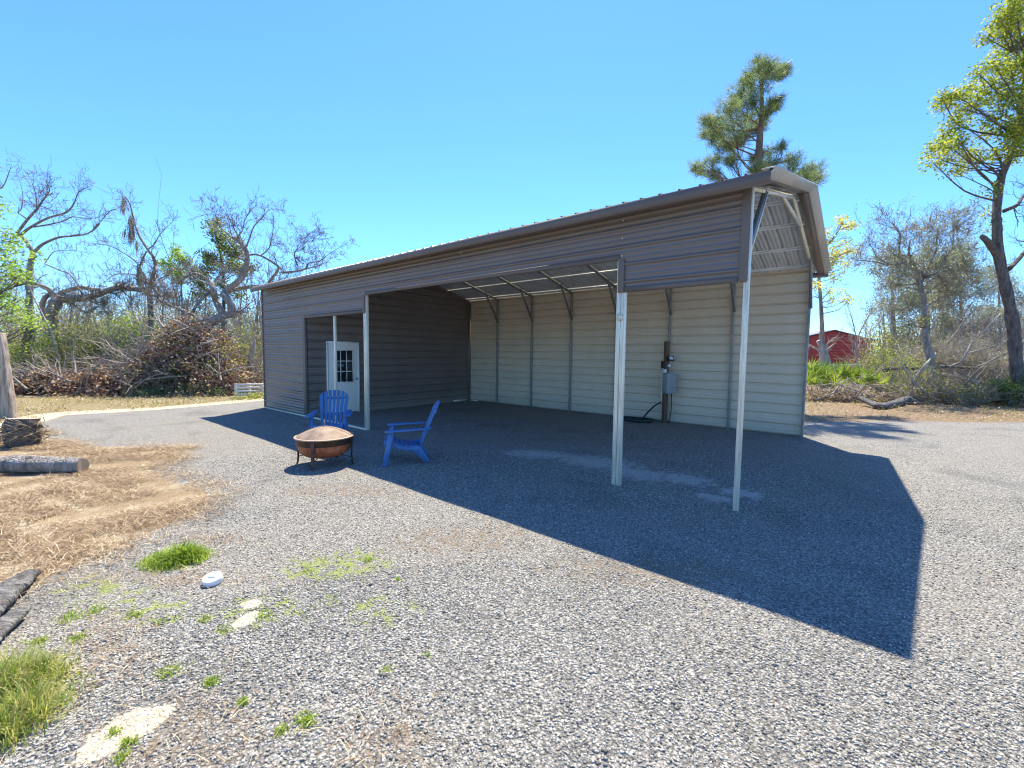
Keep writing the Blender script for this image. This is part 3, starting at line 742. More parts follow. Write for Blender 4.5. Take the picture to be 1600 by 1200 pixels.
# ---- dry pine straw lying over the left edge
def strands(P, z, l0, l1, w, tilt, dirn=None, spread=3.14, lift=.012):
    n = len(P); l = nrng.uniform(l0, l1, n); a = (nrng.uniform(-1, 1, n)*spread + (dirn if dirn is not None else 0)); t = np.abs(nrng.normal(0, tilt, n))
    d = np.stack([np.cos(a)*np.cos(t), np.sin(a)*np.cos(t), np.sin(t)], 1); sd = np.stack([-np.sin(a), np.cos(a), np.zeros(n)], 1)*(w*nrng.uniform(.6, 1.4, n))[:, None]
    o = np.concatenate([P, (z+nrng.uniform(.002, lift, n))[:, None]], 1)
    m = o + d*(l*.55)[:, None] + np.stack([np.zeros(n)]*2+[nrng.uniform(0, .02, n)], 1); e = o + d*l[:, None]; e[:, 2] -= nrng.uniform(0, .015, n)
    V = np.stack([o-sd*.5, o+sd*.5, m+sd*.5, m-sd*.5, e], 1)
    F = np.array([(0, 1, 2, 3)]); T = np.array([(3, 2, 4)])
    k = np.arange(n)[:, None, None]*5
    return V.reshape(-1, 3), (F[None]+k).reshape(-1, 4), (T[None]+k).reshape(-1, 3)
def strand_obj(name, mat, sets):
    mb = MB()
    for V, F4, F3 in sets:
        mb.add_np(V, F4); mb.add_np(np.zeros((0, 3)), F3 - len(V)) if False else None
        F3q = F3
        mb.chunks.append((np.zeros((0, 3), np.float32), (F3q-len(V)).astype(np.int32)))
    return mb.build(name, mat)
STRAW_M = leaf_mat('dry_straw', [(0, (.07,.042,.023)), (.35, (.22,.14,.075)), (.7, (.48,.355,.21)), (1, (.74,.64,.46))], .15, .7)
P = np.stack([nrng.uniform(-12.5, -1.2, 200000), nrng.uniform(-5.75, -3.0, 200000)], 1)
fl = fields(P); nz = np.array([mnoise.noise((x*1.6, y*1.6, 5)) for x, y in P])
cover = np.where(P[:, 0] > -3.6, .16, 1.0)
P = P[(nrng.uniform(0, 1, len(P)) < fl['straw']*cover*(.55+1.5*nz)) & (nrng.uniform(0, 1, len(P)) > fl['sand']*1.1)]
Pb = np.stack([nrng.uniform(-4.2, -.4, 9000), nrng.uniform(-5.5, -3.6, 9000)], 1); flb = fields(Pb)
Pb = Pb[nrng.uniform(0, 1, len(Pb)) < flb['brown']*.55]
tag(strand_obj('pine_straw', STRAW_M, [strands(P, relief(P), .06, .20, .0032, .16, lift=.022), strands(Pb, relief(Pb), .04, .12, .0025, .2)]), 'dry tan pine straw over the left edge of the gravel', 'pine straw', kind='stuff')

# ---- green clump, grass tuft and sprigs
GREEN_M = leaf_mat('bright_weed_green', [(0, (.14,.22,.025)), (.5, (.28,.38,.05)), (1, (.46,.54,.12))], .45)
GRASS_M = leaf_mat('mixed_grass', [(0, (.12,.19,.03)), (.35, (.24,.33,.06)), (.6, (.40,.40,.12)), (1, (.58,.48,.24))], .4)
def blades(c, n, rx, ry, rot, l0, l1, w, tilt):
    q = nrng.normal(0, .42, (n, 2)).clip(-1, 1); x = q[:, 0]*rx; y = q[:, 1]*ry
    P = np.stack([c[0]+x*math.cos(rot)-y*math.sin(rot), c[1]+x*math.sin(rot)+y*math.cos(rot)], 1)
    n = len(P); l = nrng.uniform(l0, l1, n)*(1.15-np.hypot(q[:, 0], q[:, 1])*.6); a = nrng.uniform(0, 6.28, n); t = np.abs(nrng.normal(0, tilt, n)).clip(0, 1.4)
    up = np.stack([np.cos(a)*np.sin(t), np.sin(a)*np.sin(t), np.cos(t)], 1); sd = np.stack([-np.sin(a), np.cos(a), 0*a], 1)*w*.5
    o = np.concatenate([P, relief(P)[:, None]], 1); m = o+up*(l*.6)[:, None]; e = o+up*l[:, None]+np.stack([np.cos(a), np.sin(a), -.6+0*a], 1)*(l*.22)[:, None]
    V = np.stack([o-sd, o+sd, m+sd*.8, m-sd*.8, e], 1); k = np.arange(n)[:, None, None]*5
    return V.reshape(-1, 3), (np.array([(0,1,2,3)])[None]+k).reshape(-1, 4), (np.array([(3,2,4)])[None]+k).reshape(-1, 3)
g = ground_at(276, 876)
tag(strand_obj('weed_clump', GREEN_M, [blades(g, 1700, .25, .19, R(40), .05, .15, .007, .95), blades(g+np.array([.03,.05,0]), 900, .14, .12, R(40), .10, .19, .007, 1.0), blades(g+np.array([-.06,-.10,0]), 500, .22, .14, 0, .03, .08, .006, .9)]), 'bright green mound of fine weeds on the gravel above the white cap', 'weeds')
g = ground_at(28, 1108)
tag(strand_obj('grass_clump', GRASS_M, [blades(ground_at(12, 1080), 900, .26, .16, .3, .10, .27, .0045, .85), blades(ground_at(40, 1120), 500, .22, .10, .5, .07, .2, .0045, .9), blades(ground_at(5, 1150), 420, .2, .08, .3, .07, .18, .0045, .9), blades(ground_at(70, 1060), 260, .18, .12, .3, .06, .16, .006, 1.0), blades(ground_at(60, 1100), 500, .3, .2, .3, .03, .08, .005, 1.0)]), 'long green and tan grass tuft at the lower left edge of the gravel', 'grass')
sets = []
for u, v, n, r in ((575,876,90,.07),(622,907,60,.035),(330,1072,160,.06),(478,1130,200,.07),(380,1102,90,.035),(262,1056,150,.09),(320,972,80,.06),(412,965,110,.09),(210,962,120,.09),(150,955,120,.10),(180,1150,60,.04),(200,1168,110,.05),(190,1190,70,.05),(110,965,160,.12),(480,895,60,.10),(520,940,60,.14),(440,1145,90,.04),(605,1048,40,.05),(668,1025,25,.03),(350,990,70,.10),(250,975,60,.07),(120,1000,120,.08),(60,1005,120,.06)):
    sets.append(blades(ground_at(u, v), n, r, r*.8, 0, .012, .035, .005, .9))
tag(strand_obj('weed_sprigs', GREEN_M, sets), 'tiny green weed sprigs coming up through the gravel', 'weeds', kind='stuff')
# ================================================================== vegetation
def rv(s=1.0): return Vector((rng.gauss(0, s), rng.gauss(0, s), rng.gauss(0, s)))
def sprout(mb, p, d, L, r, lvl, tips, up=.12, wob=.30, kids=(2, 4), decay=.6, rmin=.006):
    """a crooked twig that forks, lvl generations deep"""
    d = Vector(d).normalized(); p = Vector(p); n = 4 if lvl else 3; pts = [p.copy()]; ds = []
    for i in range(n):
        d = (d + rv(wob) + Vector((0, 0, up))).normalized(); p = p + d*(L/n); pts.append(p.copy()); ds.append(d.copy())
    mb.tube(pts, [max(rmin, r*(1-.55*i/n)) for i in range(n+1)], 5 if r > .03 else 3, cap=False)
    tips.append(pts[-1])
    if lvl <= 0: return
    for k in range(rng.randint(*kids)):
        i = rng.randint(1, n); dd = (ds[i-1] + rv(.55)).normalized()
        sprout(mb, pts[i], dd, L*decay*rng.uniform(.7, 1.25), max(rmin, r*(1-.5*i/n)*.62), lvl-1, tips, up, wob, kids, decay, rmin)
def limb(mb, px, t0, t1, r0, r1, tips, tw=0, twL=.9, lvl=2, wob=.12, rough=.06, up=.15, n=7, from_=.25):
    """a limb through points (u, v) of the survey photo at depth t0..t1, with crooked twigs along it"""
    m = len(px); P = []
    for i, (u, v) in enumerate(px):
        k = i/max(1, m-1); P.append(sight(u, v, t0+(t1-t0)*k + (rng.gauss(0, wob) if 0 < i < m-1 else 0)))
    P = catmull(P, 3); k = len(P)
    rad = [(r0+(r1-r0)*i/(k-1))*(1+rng.uniform(-rough, rough)) for i in range(k)]
    mb.tube(P, rad, n)
    for j in range(tw):
        i = rng.randint(int(k*from_), k-1); a = Vector(P[min(i+1, k-1)])-Vector(P[max(i-1, 0)])
        d = (a.normalized()*.5 + rv(.6) + Vector((0, 0, up))).normalized()
        sprout(mb, P[i], d, twL*rng.uniform(.6, 1.3), max(.007, rad[i]*.32), lvl, tips, up=.08)
    tips.append(Vector(P[-1])); return P
def leaf_cloud(C, S, size, n, flat=0.0, asp=.5, droop=0):
    """n small leaves around each centre in C with spread S: diamonds folded along the midrib"""
    C = np.repeat(np.asarray(C, float), n, 0); S = np.repeat(np.broadcast_to(np.asarray(S, float), (len(C)//n,)), n)
    k = len(C); off = nrng.normal(0, 1, (k, 3)); off /= np.maximum(1, np.linalg.norm(off, axis=1, keepdims=True)/1.9)
    c = C + off*S[:, None]*np.array([1, 1, 1-flat*.6])
    ax = nrng.normal(0, 1, (k, 3)); ax[:, 2] = ax[:, 2]*(1-flat) - droop; ax /= np.linalg.norm(ax, axis=1, keepdims=True)
    up = nrng.normal(0, 1, (k, 3)); up[:, 2] += flat*2.5; sd = np.cross(ax, up); sd /= np.maximum(1e-6, np.linalg.norm(sd, axis=1, keepdims=True))
    nn = np.cross(ax, sd); L = size*nrng.uniform(.6, 1.35, k)[:, None]; w = L*asp*.5
    V = np.stack([c-ax*L*.5, c+sd*w+nn*w*.35, c+ax*L*.5, c-sd*w+nn*w*.35], 1)
    i = np.arange(k)[:, None]*4
    F = np.concatenate([np.concatenate([i, i+1, i+2], 1), np.concatenate([i, i+2, i+3], 1)])
    return V.reshape(-1, 3), F
def needle_tufts(C, D, n, L, w):
    """n needles bursting from each tip C along D"""
    k = len(C); C = np.repeat(np.asarray(C, float), n, 0); D = np.repeat(np.asarray(D, float), n, 0)
    d = D*.75 + nrng.normal(0, .55, C.shape); d /= np.linalg.norm(d, axis=1, keepdims=True)
    o = C - D*nrng.uniform(0, .30, (len(C), 1)) + nrng.normal(0, .03, C.shape); sd = np.cross(d, nrng.normal(0, 1, C.shape)); sd /= np.maximum(1e-6, np.linalg.norm(sd, axis=1, keepdims=True))
    l = L*nrng.uniform(.6, 1.2, (len(C), 1)); e = o+d*l; e[:, 2] -= .12*l[:, 0]
    V = np.stack([o-sd*w/2, o+sd*w/2, e], 1); return V.reshape(-1, 3), np.arange(len(C)*3).reshape(-1, 3)
def base_of(p): return (float(p[0]), float(p[1]), 0.0)

LEAF_YG = leaf_mat('yellow_green_spring_leaves', [(0, (.11,.16,.025)), (.4, (.23,.29,.045)), (.75, (.38,.41,.075)), (1, (.55,.50,.10))], 0.5)
LEAF_GOLD = leaf_mat('golden_new_leaves', [(0, (0.330,0.330,0.075)), (.5, (0.630,0.570,0.120)), (1, (0.750,0.690,0.240))], .5)
LEAF_GREEN = leaf_mat('mid_green_leaves', [(0, (0.075,0.135,0.022)), (.5, (0.150,0.255,0.045)), (1, (0.285,0.405,0.090))], .45)
LEAF_MID = leaf_mat('dusty_green_leaves', [(0, (.07,.10,.04)), (.5, (.17,.22,.085)), (.85, (.30,.33,.13)), (1, (.42,.42,.18))], .45)
LEAF_LIGHT = leaf_mat('light_green_leaves', [(0, (0.165,0.270,0.045)), (.5, (0.285,0.420,0.075)), (1, (0.450,0.555,0.150))], .5)
LEAF_OLIVE = leaf_mat('olive_leaves', [(0, (.13,.15,.04)), (.45, (.28,.30,.09)), (.8, (.42,.42,.15)), (1, (.55,.50,.25))], 0.6)
LEAF_DARK = leaf_mat('dark_evergreen_leaves', [(0, (.05,.085,.025)), (.5, (.10,.16,.05)), (1, (.20,.26,.09))], 0.45)
LEAF_RED = leaf_mat('withered_red_brown_leaves', [(0, (.10,.05,.044)), (.35, (.26,.14,.115)), (.7, (.44,.28,.235)), (1, (.66,.55,.45))], 0.4)
LEAF_TAN = leaf_mat('withered_tan_leaves', [(0, (0.195,0.135,0.083)), (.5, (0.405,0.300,0.188)), (1, (0.675,0.555,0.390))], .25)
LEAF_GREY = leaf_mat('grey_green_lichen_leaves', [(0, (.15,.16,.10)), (.5, (.30,.31,.21)), (1, (.50,.50,.38))], 0.5)
NEEDLE = leaf_mat('pine_needles', [(0, (.08,.13,.06)), (.5, (.18,.25,.12)), (.85, (.31,.36,.17)), (1, (.45,.42,.22))], 0.45)
MOSS_M = leaf_mat('hanging_grey_moss', [(0, (0.195,0.188,0.150)), (.5, (0.330,0.315,0.255)), (1, (0.495,0.480,0.390))], .3)
PALM = leaf_mat('palmetto_green', [(0, (.09,.15,.025)), (.5, (.22,.31,.05)), (1, (.44,.50,.12))], 0.35)

def cluster_tree(name, label, cat, trunk, t, r0, r1, clusters, leaf, n_tip, n_leaf, size, bark, spread=1.0, tipr=.35, needles=False, group=None, low=.0, base=None, asp=.5, limbs=(), twr=.012):
    """trunk through photo points, crown as leafy clusters (u, v, radius px) each on its own bough at its own depth"""
    m = len(trunk)
    P = [sight(u, v, t+rng.gauss(0, .12)*(0 if i == 0 else 1)) for i, (u, v) in enumerate(trunk)]
    b0 = P[0].copy(); b0[2] = -.15
    P = catmull([b0]+P, 5) if P[0][2] > .2 else catmull(P, 5)
    root = empty(name, base_of(P[0])); tag(root, label, cat, group)
    k = len(P); rad = [r0+(r1-r0)*(i/(k-1))**.8 for i in range(k)]
    tb = MB(); tb.tube(P, [r*(1+rng.uniform(-.07, .07)) for r in rad], 16)
    for px, a, b_, c, d, tw in limbs:
        limb(tb, px, a, b_, c, d, [], tw, .8, 2)
    R_AV = sum(c[2] for c in clusters)/len(clusters)
    C = []; Dv = []; S = []
    Pa = np.array(P)
    for (u, v, rp) in clusters:
        tt = t + rng.uniform(-1, 1)*spread; c = sight(u, v, tt); rr = rp/F_PX*t
        dist = np.linalg.norm(Pa-c, axis=1) + np.maximum(0, Pa[:, 2]-c[2]+.3*np.linalg.norm((Pa-c)[:, :2], axis=1))*2
        j = int(np.argmin(dist)); s = Pa[j]; L = np.linalg.norm(c-s)
        mid = (s+c)/2 + np.array([rng.gauss(0, .08), rng.gauss(0, .08), -.06])*L
        rb = min(rad[j]*.5, .011+.0085*L)
        Q = catmull([s, mid, c], 3); tb.tube(Q, [max(twr*.7, rb*(1-.7*i/(len(Q)-1))) for i in range(len(Q))], 5, cap=False)
        for q in range(max(3, int(n_tip*min(1.3, rp/R_AV)))):
            o = Vector(rv(1)); o = o.normalized()*rr*rng.uniform(.25, 1)**.6; o.z *= .75
            e = Vector(c)+o; st = Vector(Q[rng.randint(len(Q)//2, len(Q)-1)])
            md = (st+e)/2+rv(.08*(e-st).length); tb.tube([st, md, e], [twr*.8, twr*.6, twr*.35], 3, cap=False)
            dd = (e-st).normalized(); C.append(tuple(e)); Dv.append(tuple((dd+Vector((0, 0, .5))).normalized())); S.append(tipr)
    if r0 > .2: tb.v = [tuple(Vector(p)*1.0 + Vector((mnoise.noise((p[0]*5, p[1]*5, p[2]*2.2)), mnoise.noise((p[0]*5+9, p[1]*5, p[2]*2.2)), 0))*.045*min(1, max(0, 9-p[2])/6)) for p in tb.v]
    tb.build('trunk', bark, root, smooth=True)
    cr = MB()
    if needles: cr.add_np(*needle_tufts(C, Dv, n_leaf, size, .012))
    else: cr.add_np(*leaf_cloud(C, S, size, n_leaf, .25, asp))
    cr.build('crown', leaf, root)
    return root
def zc(L, sx, ox, oy): return [(x/sx+ox, y/sx+oy, r/sx) for x, y, r in L]
def zp(L, sx, ox, oy): return [(x/sx+ox, y/sx+oy) for x, y in L]

# ---- pine standing behind the shed
PC = [(580,190,60),(575,150,35),(660,230,70),(660,185,40),(770,250,40),(790,195,22),(730,215,25),(480,330,70),(490,290,35),(600,300,85),(420,400,60),(520,430,60),(330,510,70),(430,530,80),(220,610,65),(190,570,35),(300,640,75),(400,640,75),(500,600,75),(195,680,45),(250,720,55),(340,760,50),(390,740,60),(480,700,60),(600,570,60),(560,640,50),(690,460,45),(720,430,30),(640,520,45),(710,490,25),(115,920,35),(190,905,55),(240,985,45),(270,855,28),(400,860,38),(350,870,20),(590,920,70),(640,810,50),(745,765,30),(690,880,55),(830,860,55),(800,930,55),(900,960,55),(980,950,65),(1010,1010,45),(540,850,40),(930,1000,50),(560,920,50)]
cluster_tree('pine_tree', 'tall pine standing behind the shed with its crown above the roof', 'pine tree',
    [(1186, 600)] + zp([(580,1000),(580,850),(588,700),(600,560),(600,420),(592,300),(580,190)], 4.615, 1060, 60), 16.5, .22, .03,
    [(u, v, r*1.6) for u, v, r in zc(PC, 4.615, 1060, 60)], NEEDLE, 36, 21, .27, BARK_PINE, 1.5, needles=True, twr=.008)
# ---- the big tree on the right
BC = [(560,40,40),(560,0,45),(590,-20,50),(480,90,30),(520,80,40),(560,110,60),(500,160,55),(430,180,25),(580,200,60),(520,240,60),(460,310,40),(540,320,70),(590,300,60),(390,345,22),(440,400,50),(340,420,40),(290,450,45),(230,490,38),(215,460,15),(330,520,40),(290,570,35),(270,620,30),(480,440,70),(540,480,60),(590,560,50),(400,470,40),(450,570,35),(520,590,45),(430,630,25),(200,670,30),(255,690,28),(290,650,30),(240,740,22),(145,725,18),(175,765,18),(180,695,25),(370,720,28),(330,735,20),(320,775,20),(300,795,14),(265,803,14),(430,735,18),(480,710,28),(560,640,40),(590,690,40),(560,730,30),(450,890,6),(430,1000,6),(455,1065,6)]
BC += [(rng.uniform(600, 1000), rng.uniform(-500, 650), rng.uniform(40, 80)) for _ in range(60)] + [(rng.uniform(560, 800), rng.uniform(-450, -40), 60) for _ in range(16)]
cluster_tree('broadleaf_tree', 'tall tree with ridged trunk and yellow green spring crown at the right edge', 'tree',
    [(1594, 628),(1588, 575),(1584,515),(1573,455),(1560,395),(1558,350),(1557,333),(1563,283),(1577,247),(1592,207),(1597,167),(1601,127),(1608,60),(1618,-40),(1625,-140)], 17, .215, .055,
    zc(BC, 3, 1400, 0), LEAF_YG, 14, 32, .11, BARK_DARK, 1.5, tipr=.19, twr=.009,
    limbs=[([(1566,410),(1550,388),(1540,374),(1534,369)], 17, 16.6, .14, .075, 0), ([(1566,284),(1556,270),(1549,262),(1544,258)], 17, 16.8, .05, .015, 0), ([(1577,420),(1592,405),(1612,380),(1640,350)], 17, 17.8, .09, .04, 10), ([(1568,330),(1590,320),(1600,305),(1640,270)], 17, 17.6, .08, .03, 10)])
# ---- slim sapling with golden leaves beside the shed
YC = [(360,80,26),(390,120,34),(450,105,22),(345,65,18),(260,220,35),(245,160,20),(310,300,38),(410,300,34),(440,290,14),(280,350,34),(270,390,28),(390,230,24),(400,400,18),(330,370,22),(320,510,18),(270,600,18),(390,660,18),(400,680,12),(160,560,22),(150,520,14),(370,460,14),(300,670,14),(340,330,26),(250,430,16),(280,470,18),(355,605,12)]
cluster_tree('sapling', 'slim sapling with golden yellow leaves just right of the shed', 'sapling',
    [(1287, 606),(1285,560)] + zp([(215,1010),(212,850),(202,650),(190,500),(215,360),(250,260),(320,170),(370,90)], 4.8, 1240, 330), 23, .15, .02,
    zc(YC, 4.8, 1240, 330), LEAF_GOLD, 7, 13, .13, BARK_GREY, 1.0, tipr=.15, twr=.012,
    limbs=[(zp([(205,660),(160,640),(130,660)],4.8,1240,330), 23, 23, .03, .015, 2), (zp([(205,670),(260,610),(290,560)],4.8,1240,330), 23, 23.4, .03, .012, 3), (zp([(240,270),(300,210),(345,160)],4.8,1240,330), 23, 22.6, .03, .012, 2)])
# ---- bare grey oak on the right
root = empty('grey_oak', base_of(on_ground(1454, 18.6))); tag(root, 'bare grey oak with dark crooked trunk and lichened twigs, right of the red building', 'oak tree')
f = MB(); tips = []
z3 = lambda L: zp(L, 5.217, 1330, 330)
trunkpx = [(1454, 630),(1454,605),(1454,577),(1452,553),(1447,535),(1443,512)]
limb(f, trunkpx, 18.6, 18.6, .14, .125, tips, 0, wob=.03, n=9)
limb(f, [(1443,512)]+z3([(590,750),(570,650),(545,560),(530,480),(480,400),(470,330),(480,230)]), 18.6, 18.4, .125, .03, tips, 26, 1.0, 3)
limb(f, z3([(535,490),(440,420),(390,350),(400,200),(370,140),(310,80)]), 18.5, 18, .06, .012, tips, 22, .8, 2)
limb(f, z3([(545,590),(440,600),(340,600),(300,570)]), 18.6, 18, .05, .015, tips, 16, .8, 3)
limb(f, z3([(420,420),(320,430),(220,380),(160,280)]), 18.3, 17.8, .045, .012, tips, 20, .8, 2)
limb(f, z3([(300,440),(180,410),(60,400),(5,380)]), 18.1, 17.5, .03, .01, tips, 14, .7, 2)
limb(f, z3([(540,480),(610,520),(690,520),(750,580),(790,650)]), 18.5, 18.9, .06, .03, tips, 22, .9, 3)
limb(f, z3([(690,520),(760,400),(820,320),(840,160),(870,100)]), 18.7, 19, .04, .01, tips, 24, .8, 3)
limb(f, z3([(585,780),(520,780),(460,800),(400,880)]), 18.6, 18.2, .045, .015, tips, 12, .7, 3)
limb(f, z3([(595,800),(660,740),(760,720),(860,650),(960,560)]), 18.6, 19.4, .06, .015, tips, 26, .9, 3)
limb(f, z3([(560,620),(640,420),(700,300),(690,190)]), 18.6, 18.9, .05, .01, tips, 26, .9, 3)
f.build('trunk', BARK_GREY, root, smooth=True)
sel = [t for t in tips if rng.random() < .42]
g = MB(); g.add_np(*leaf_cloud([tuple(t) for t in sel], .10, .07, 4)); g.build('lichen_leaves', LEAF_GREY, root)
s = sight(1446, 501, 18.4); y = MB(); y.add_np(*leaf_cloud([s, sight(1438, 500, 18.4), sight(1452, 498, 18.5)], .13, .11, 22)); y.build('yellow_leaves', LEAF_GOLD, root)
# ---- grey-green conifers further back
def layered_pine(label, u, t, vtop, vlow, half, seed, leaf=NEEDLE):
    r_ = random.Random(seed); cl = []
    n = int((vlow-vtop)/11)
    for i in range(n):
        k = i/(n-1); v = vtop+(vlow-vtop)*k; w = half*(.25+.9*math.sin(min(1, k*1.25)*1.7))
        for j in range(r_.randint(2, 4)):
            x = r_.uniform(-1, 1)*w; cl.append((u+x, v+abs(x)*.10+r_.uniform(-5, 5), r_.uniform(8, 14)))
    hz = 551.6+(u-800)*.0118
    cluster_tree('conifer', label, 'conifer', [(u, hz+1.78*F_PX/t), (u+1, vlow+10), (u-1, (vtop+vlow)/2), (u, vtop)], t, .16, .03, cl, leaf, 11, 34, .15, BARK_GREY, 1.6, tipr=.30, asp=.28, twr=.016, group='conifers behind the grey oak')
NEEDLE_GREY = leaf_mat('grey_pine_needles', [(0, (.10,.12,.075)), (.5, (.23,.25,.175)), (1, (.42,.43,.32))], 0.45)
layered_pine('grey green conifer with a pale bare lower trunk, left of the grey oak', 1394, 30, 395, 476, 34, 1, NEEDLE_GREY)
layered_pine('dense grey green conifer whose crown rises right behind the grey oak', 1450, 31, 382, 520, 46, 2, NEEDLE_GREY)
layered_pine('tall grey green conifer between the grey oak and the big tree', 1502, 28, 385, 530, 46, 3, NEEDLE_GREY)
layered_pine('grey green conifer showing behind the trunk of the big tree', 1562, 32, 420, 530, 45, 4, NEEDLE_GREY)

# ---- left: bare spreading tree
root = empty('bare_tree', base_of(on_ground(44, 21))); tag(root, 'bare forked tree with thin spreading branches above the far left bushes', 'bare tree')
f = MB(); tips = []; z7 = lambda L: zp(L, 5.713, 0, 260)
limb(f, [(40,606),(43,540),(46,470),(47,417),(52.5,395)], 21, 21, .19, .10, tips, 0)
limb(f, z7([(300,770),(255,700),(210,640),(165,610),(150,598)]), 21, 20.8, .085, .05, tips, 3, .7, 1)
limb(f, z7([(150,600),(240,480),(330,380),(380,310),(430,240),(440,200),(400,120)]), 20.8, 20.2, .06, .012, tips, 24, .75, 2)
limb(f, z7([(180,615),(270,545),(430,460),(590,410),(660,330),(705,230),(820,170)]), 20.9, 21.8, .065, .012, tips, 20, .7, 2)
limb(f, z7([(300,540),(430,520),(560,490),(650,450),(760,465),(870,460)]), 21.1, 21.6, .04, .010, tips, 20, .7, 2)
limb(f, z7([(310,760),(380,695),(520,635),(650,620),(780,600),(885,520),(880,460)]), 21, 22.3, .07, .016, tips, 12, .6, 2)
limb(f, z7([(840,550),(900,490),(980,400),(1070,380),(1140,400)]), 22.2, 22.8, .025, .010, tips, 5, .5, 1)
limb(f, z7([(240,470),(200,440),(160,410),(190,380),(205,270),(185,160)]), 20.7, 20.4, .035, .010, tips, 8, .6, 1)
limb(f, z7([(330,380),(320,260),(280,130)]), 20.5, 20.2, .03, .008, tips, 8, .6, 2)
limb(f, z7([(400,870),(540,930),(620,960),(700,1065)]), 21.6, 21, .03, .03, tips, 10, .7, 2)
limb(f, z7([(400,870),(470,770),(560,750),(690,750)]), 21.6, 21.5, .025, .008, tips, 8, .5, 2)
limb(f, [(-40,330),(-10,300),(4,292),(12,275),(18,258)], 21, 20.6, .04, .01, tips, 10, .7, 2)
f.build('trunk', BARK_GREY, root, smooth=True)
# ---- left: mossy oak with long level limbs
root = empty('mossy_oak', base_of(on_ground(92, 22))); tag(root, 'leafless oak with long twisting level limbs and hanging grey moss', 'oak tree')
f = MB(); tips = []; z1 = lambda L: zp(L, 3.75, 0, 240)
limb(f, [(96,606),(92,560),(84,520),(80,492),(87,474),(91,464)], 22, 22, .33, .24, tips, 0, n=10, rough=.12)
limb(f, [(70,500),(66,480),(70,466),(78,460)], 22, 22, .12, .10, tips, 2)
limb(f, z1([(340,840),(400,845),(470,850),(560,830),(640,800),(700,780)]), 22, 21.4, .20, .12, tips, 14, .9, 2)
limb(f, z1([(350,820),(420,795),(490,785),(620,812),(680,785),(740,780),(820,795),(900,830),(935,840)]), 22, 21.5, .11, .06, tips, 22, .8, 2)
limb(f, z1([(640,800),(700,785),(790,795),(870,790),(910,760)]), 21.4, 21.6, .13, .10, tips, 14, .8, 2)
limb(f, z1([(905,765),(890,730),(905,690),(912,650),(895,600),(865,560),(820,490),(800,440),(780,380),(768,320),(745,265),(722,242)]), 21.6, 21, .095, .014, tips, 22, .6, 2)
limb(f, z1([(862,565),(905,530),(940,470),(1005,405)]), 21.2, 21.6, .035, .010, tips, 14, .6, 2)
limb(f, z1([(860,570),(835,620),(820,670),(850,720),(855,770)]), 21.3, 21.5, .035, .05, tips, 8, .6, 2)
limb(f, z1([(820,660),(780,620),(720,580),(640,540),(520,522)]), 21.3, 20.8, .035, .010, tips, 16, .6, 2)
limb(f, z1([(920,745),(980,710),(960,735)]), 21.6, 21.6, .03, .012, tips, 4, .5, 2)
limb(f, z1([(905,790),(930,830),(940,860),(1000,890),(1070,920),(1130,945),(1180,990)]), 21.6, 20.2, .085, .08, tips, 24, .8, 3)
limb(f, z1([(320,850),(290,800),(240,775),(180,765),(100,760),(20,770)]), 22, 21, .13, .045, tips, 20, .8, 2)
limb(f, z1([(830,720),(760,705),(670,710),(630,740)]), 21.5, 21.2, .03, .010, tips, 10, .6, 2)
limb(f, z1([(330,860),(420,880),(500,930),(560,900)]), 21.9, 21, .08, .03, tips, 20, .8, 3)
for _ in range(16):
    u = rng.uniform(95, 260); v = 452+rng.uniform(-6, 14); sprout(f, sight(u, v, 21.6+rng.gauss(0, .5)), (rng.gauss(0, .6), rng.gauss(0, .6), rng.uniform(-.4, 1)), rng.uniform(.6, 1.4), .018, 3, tips, up=.03)
f.build('trunk', BARK_GREY, root, smooth=True)
g = MB()
for u, v, n, l in [(205,340,50,.5),(205,350,70,.75),(204,362,50,.6),(193,310,24,.5),(192,322,20,.4),(194,360,20,.4),(213,380,24,.5),(217,415,50,.8),(218,430,50,.6),(222,398,18,.5)] + [(rng.uniform(100, 300), rng.uniform(452, 472), 9, .35) for _ in range(40)]:
    for k in range(n):
        p = Vector(sight(u+rng.gauss(0, 2.2), v+rng.gauss(0, 3), 21.3+rng.gauss(0, .25))); P = [p]
        for q in range(3): p = p+Vector((rng.gauss(0, .03), rng.gauss(0, .03), -l/3*rng.uniform(.6, 1.2))); P.append(p)
        g.tube(P, [.006, .010, .009, .004], 3, cap=False)
tag(g.build('moss', MOSS_M, root), kind='stuff')
# ---- left: twisted oak that has half fallen onto the brush heap
root = empty('twisted_oak', base_of(on_ground(315, 20.5))); tag(root, 'twisted oak rising in loops out of the red brown brush heap', 'oak tree')
f = MB(); tips = []
limb(f, [(268,530),(292,516),(315,507),(335,500),(352,492),(366,491)], 20.2, 20.4, .24, .19, tips, 4, rough=.1)
limb(f, z1([(1310,950),(1290,910),(1265,860),(1250,800),(1240,765)]), 20.4, 20.4, .15, .13, tips, 3, n=9)
limb(f, z1([(1365,935),(1350,880),(1325,840),(1310,825),(1340,790),(1400,745),(1435,690),(1448,620),(1438,560),(1400,510),(1370,495)]), 20.4, 20.3, .17, .09, tips, 16, .8, 2, n=9)
limb(f, z1([(1250,775),(1220,740),(1160,705),(1110,710),(1050,750),(1000,760)]), 20.4, 20, .08, .03, tips, 22, .8, 3)
limb(f, z1([(1250,790),(1200,830),(1150,890),(1130,930)]), 20.4, 20.0, .08, .06, tips, 10, .7, 2)
limb(f, z1([(1245,770),(1280,720),(1330,690),(1300,670)]), 20.4, 20.9, .07, .02, tips, 12, .7, 2)
limb(f, z1([(1320,820),(1380,795),(1450,780),(1540,775),(1640,760),(1760,740)]), 20.4, 22, .10, .04, tips, 20, .8, 3)
z6 = lambda L: zp(L, 6.667, 300, 300)
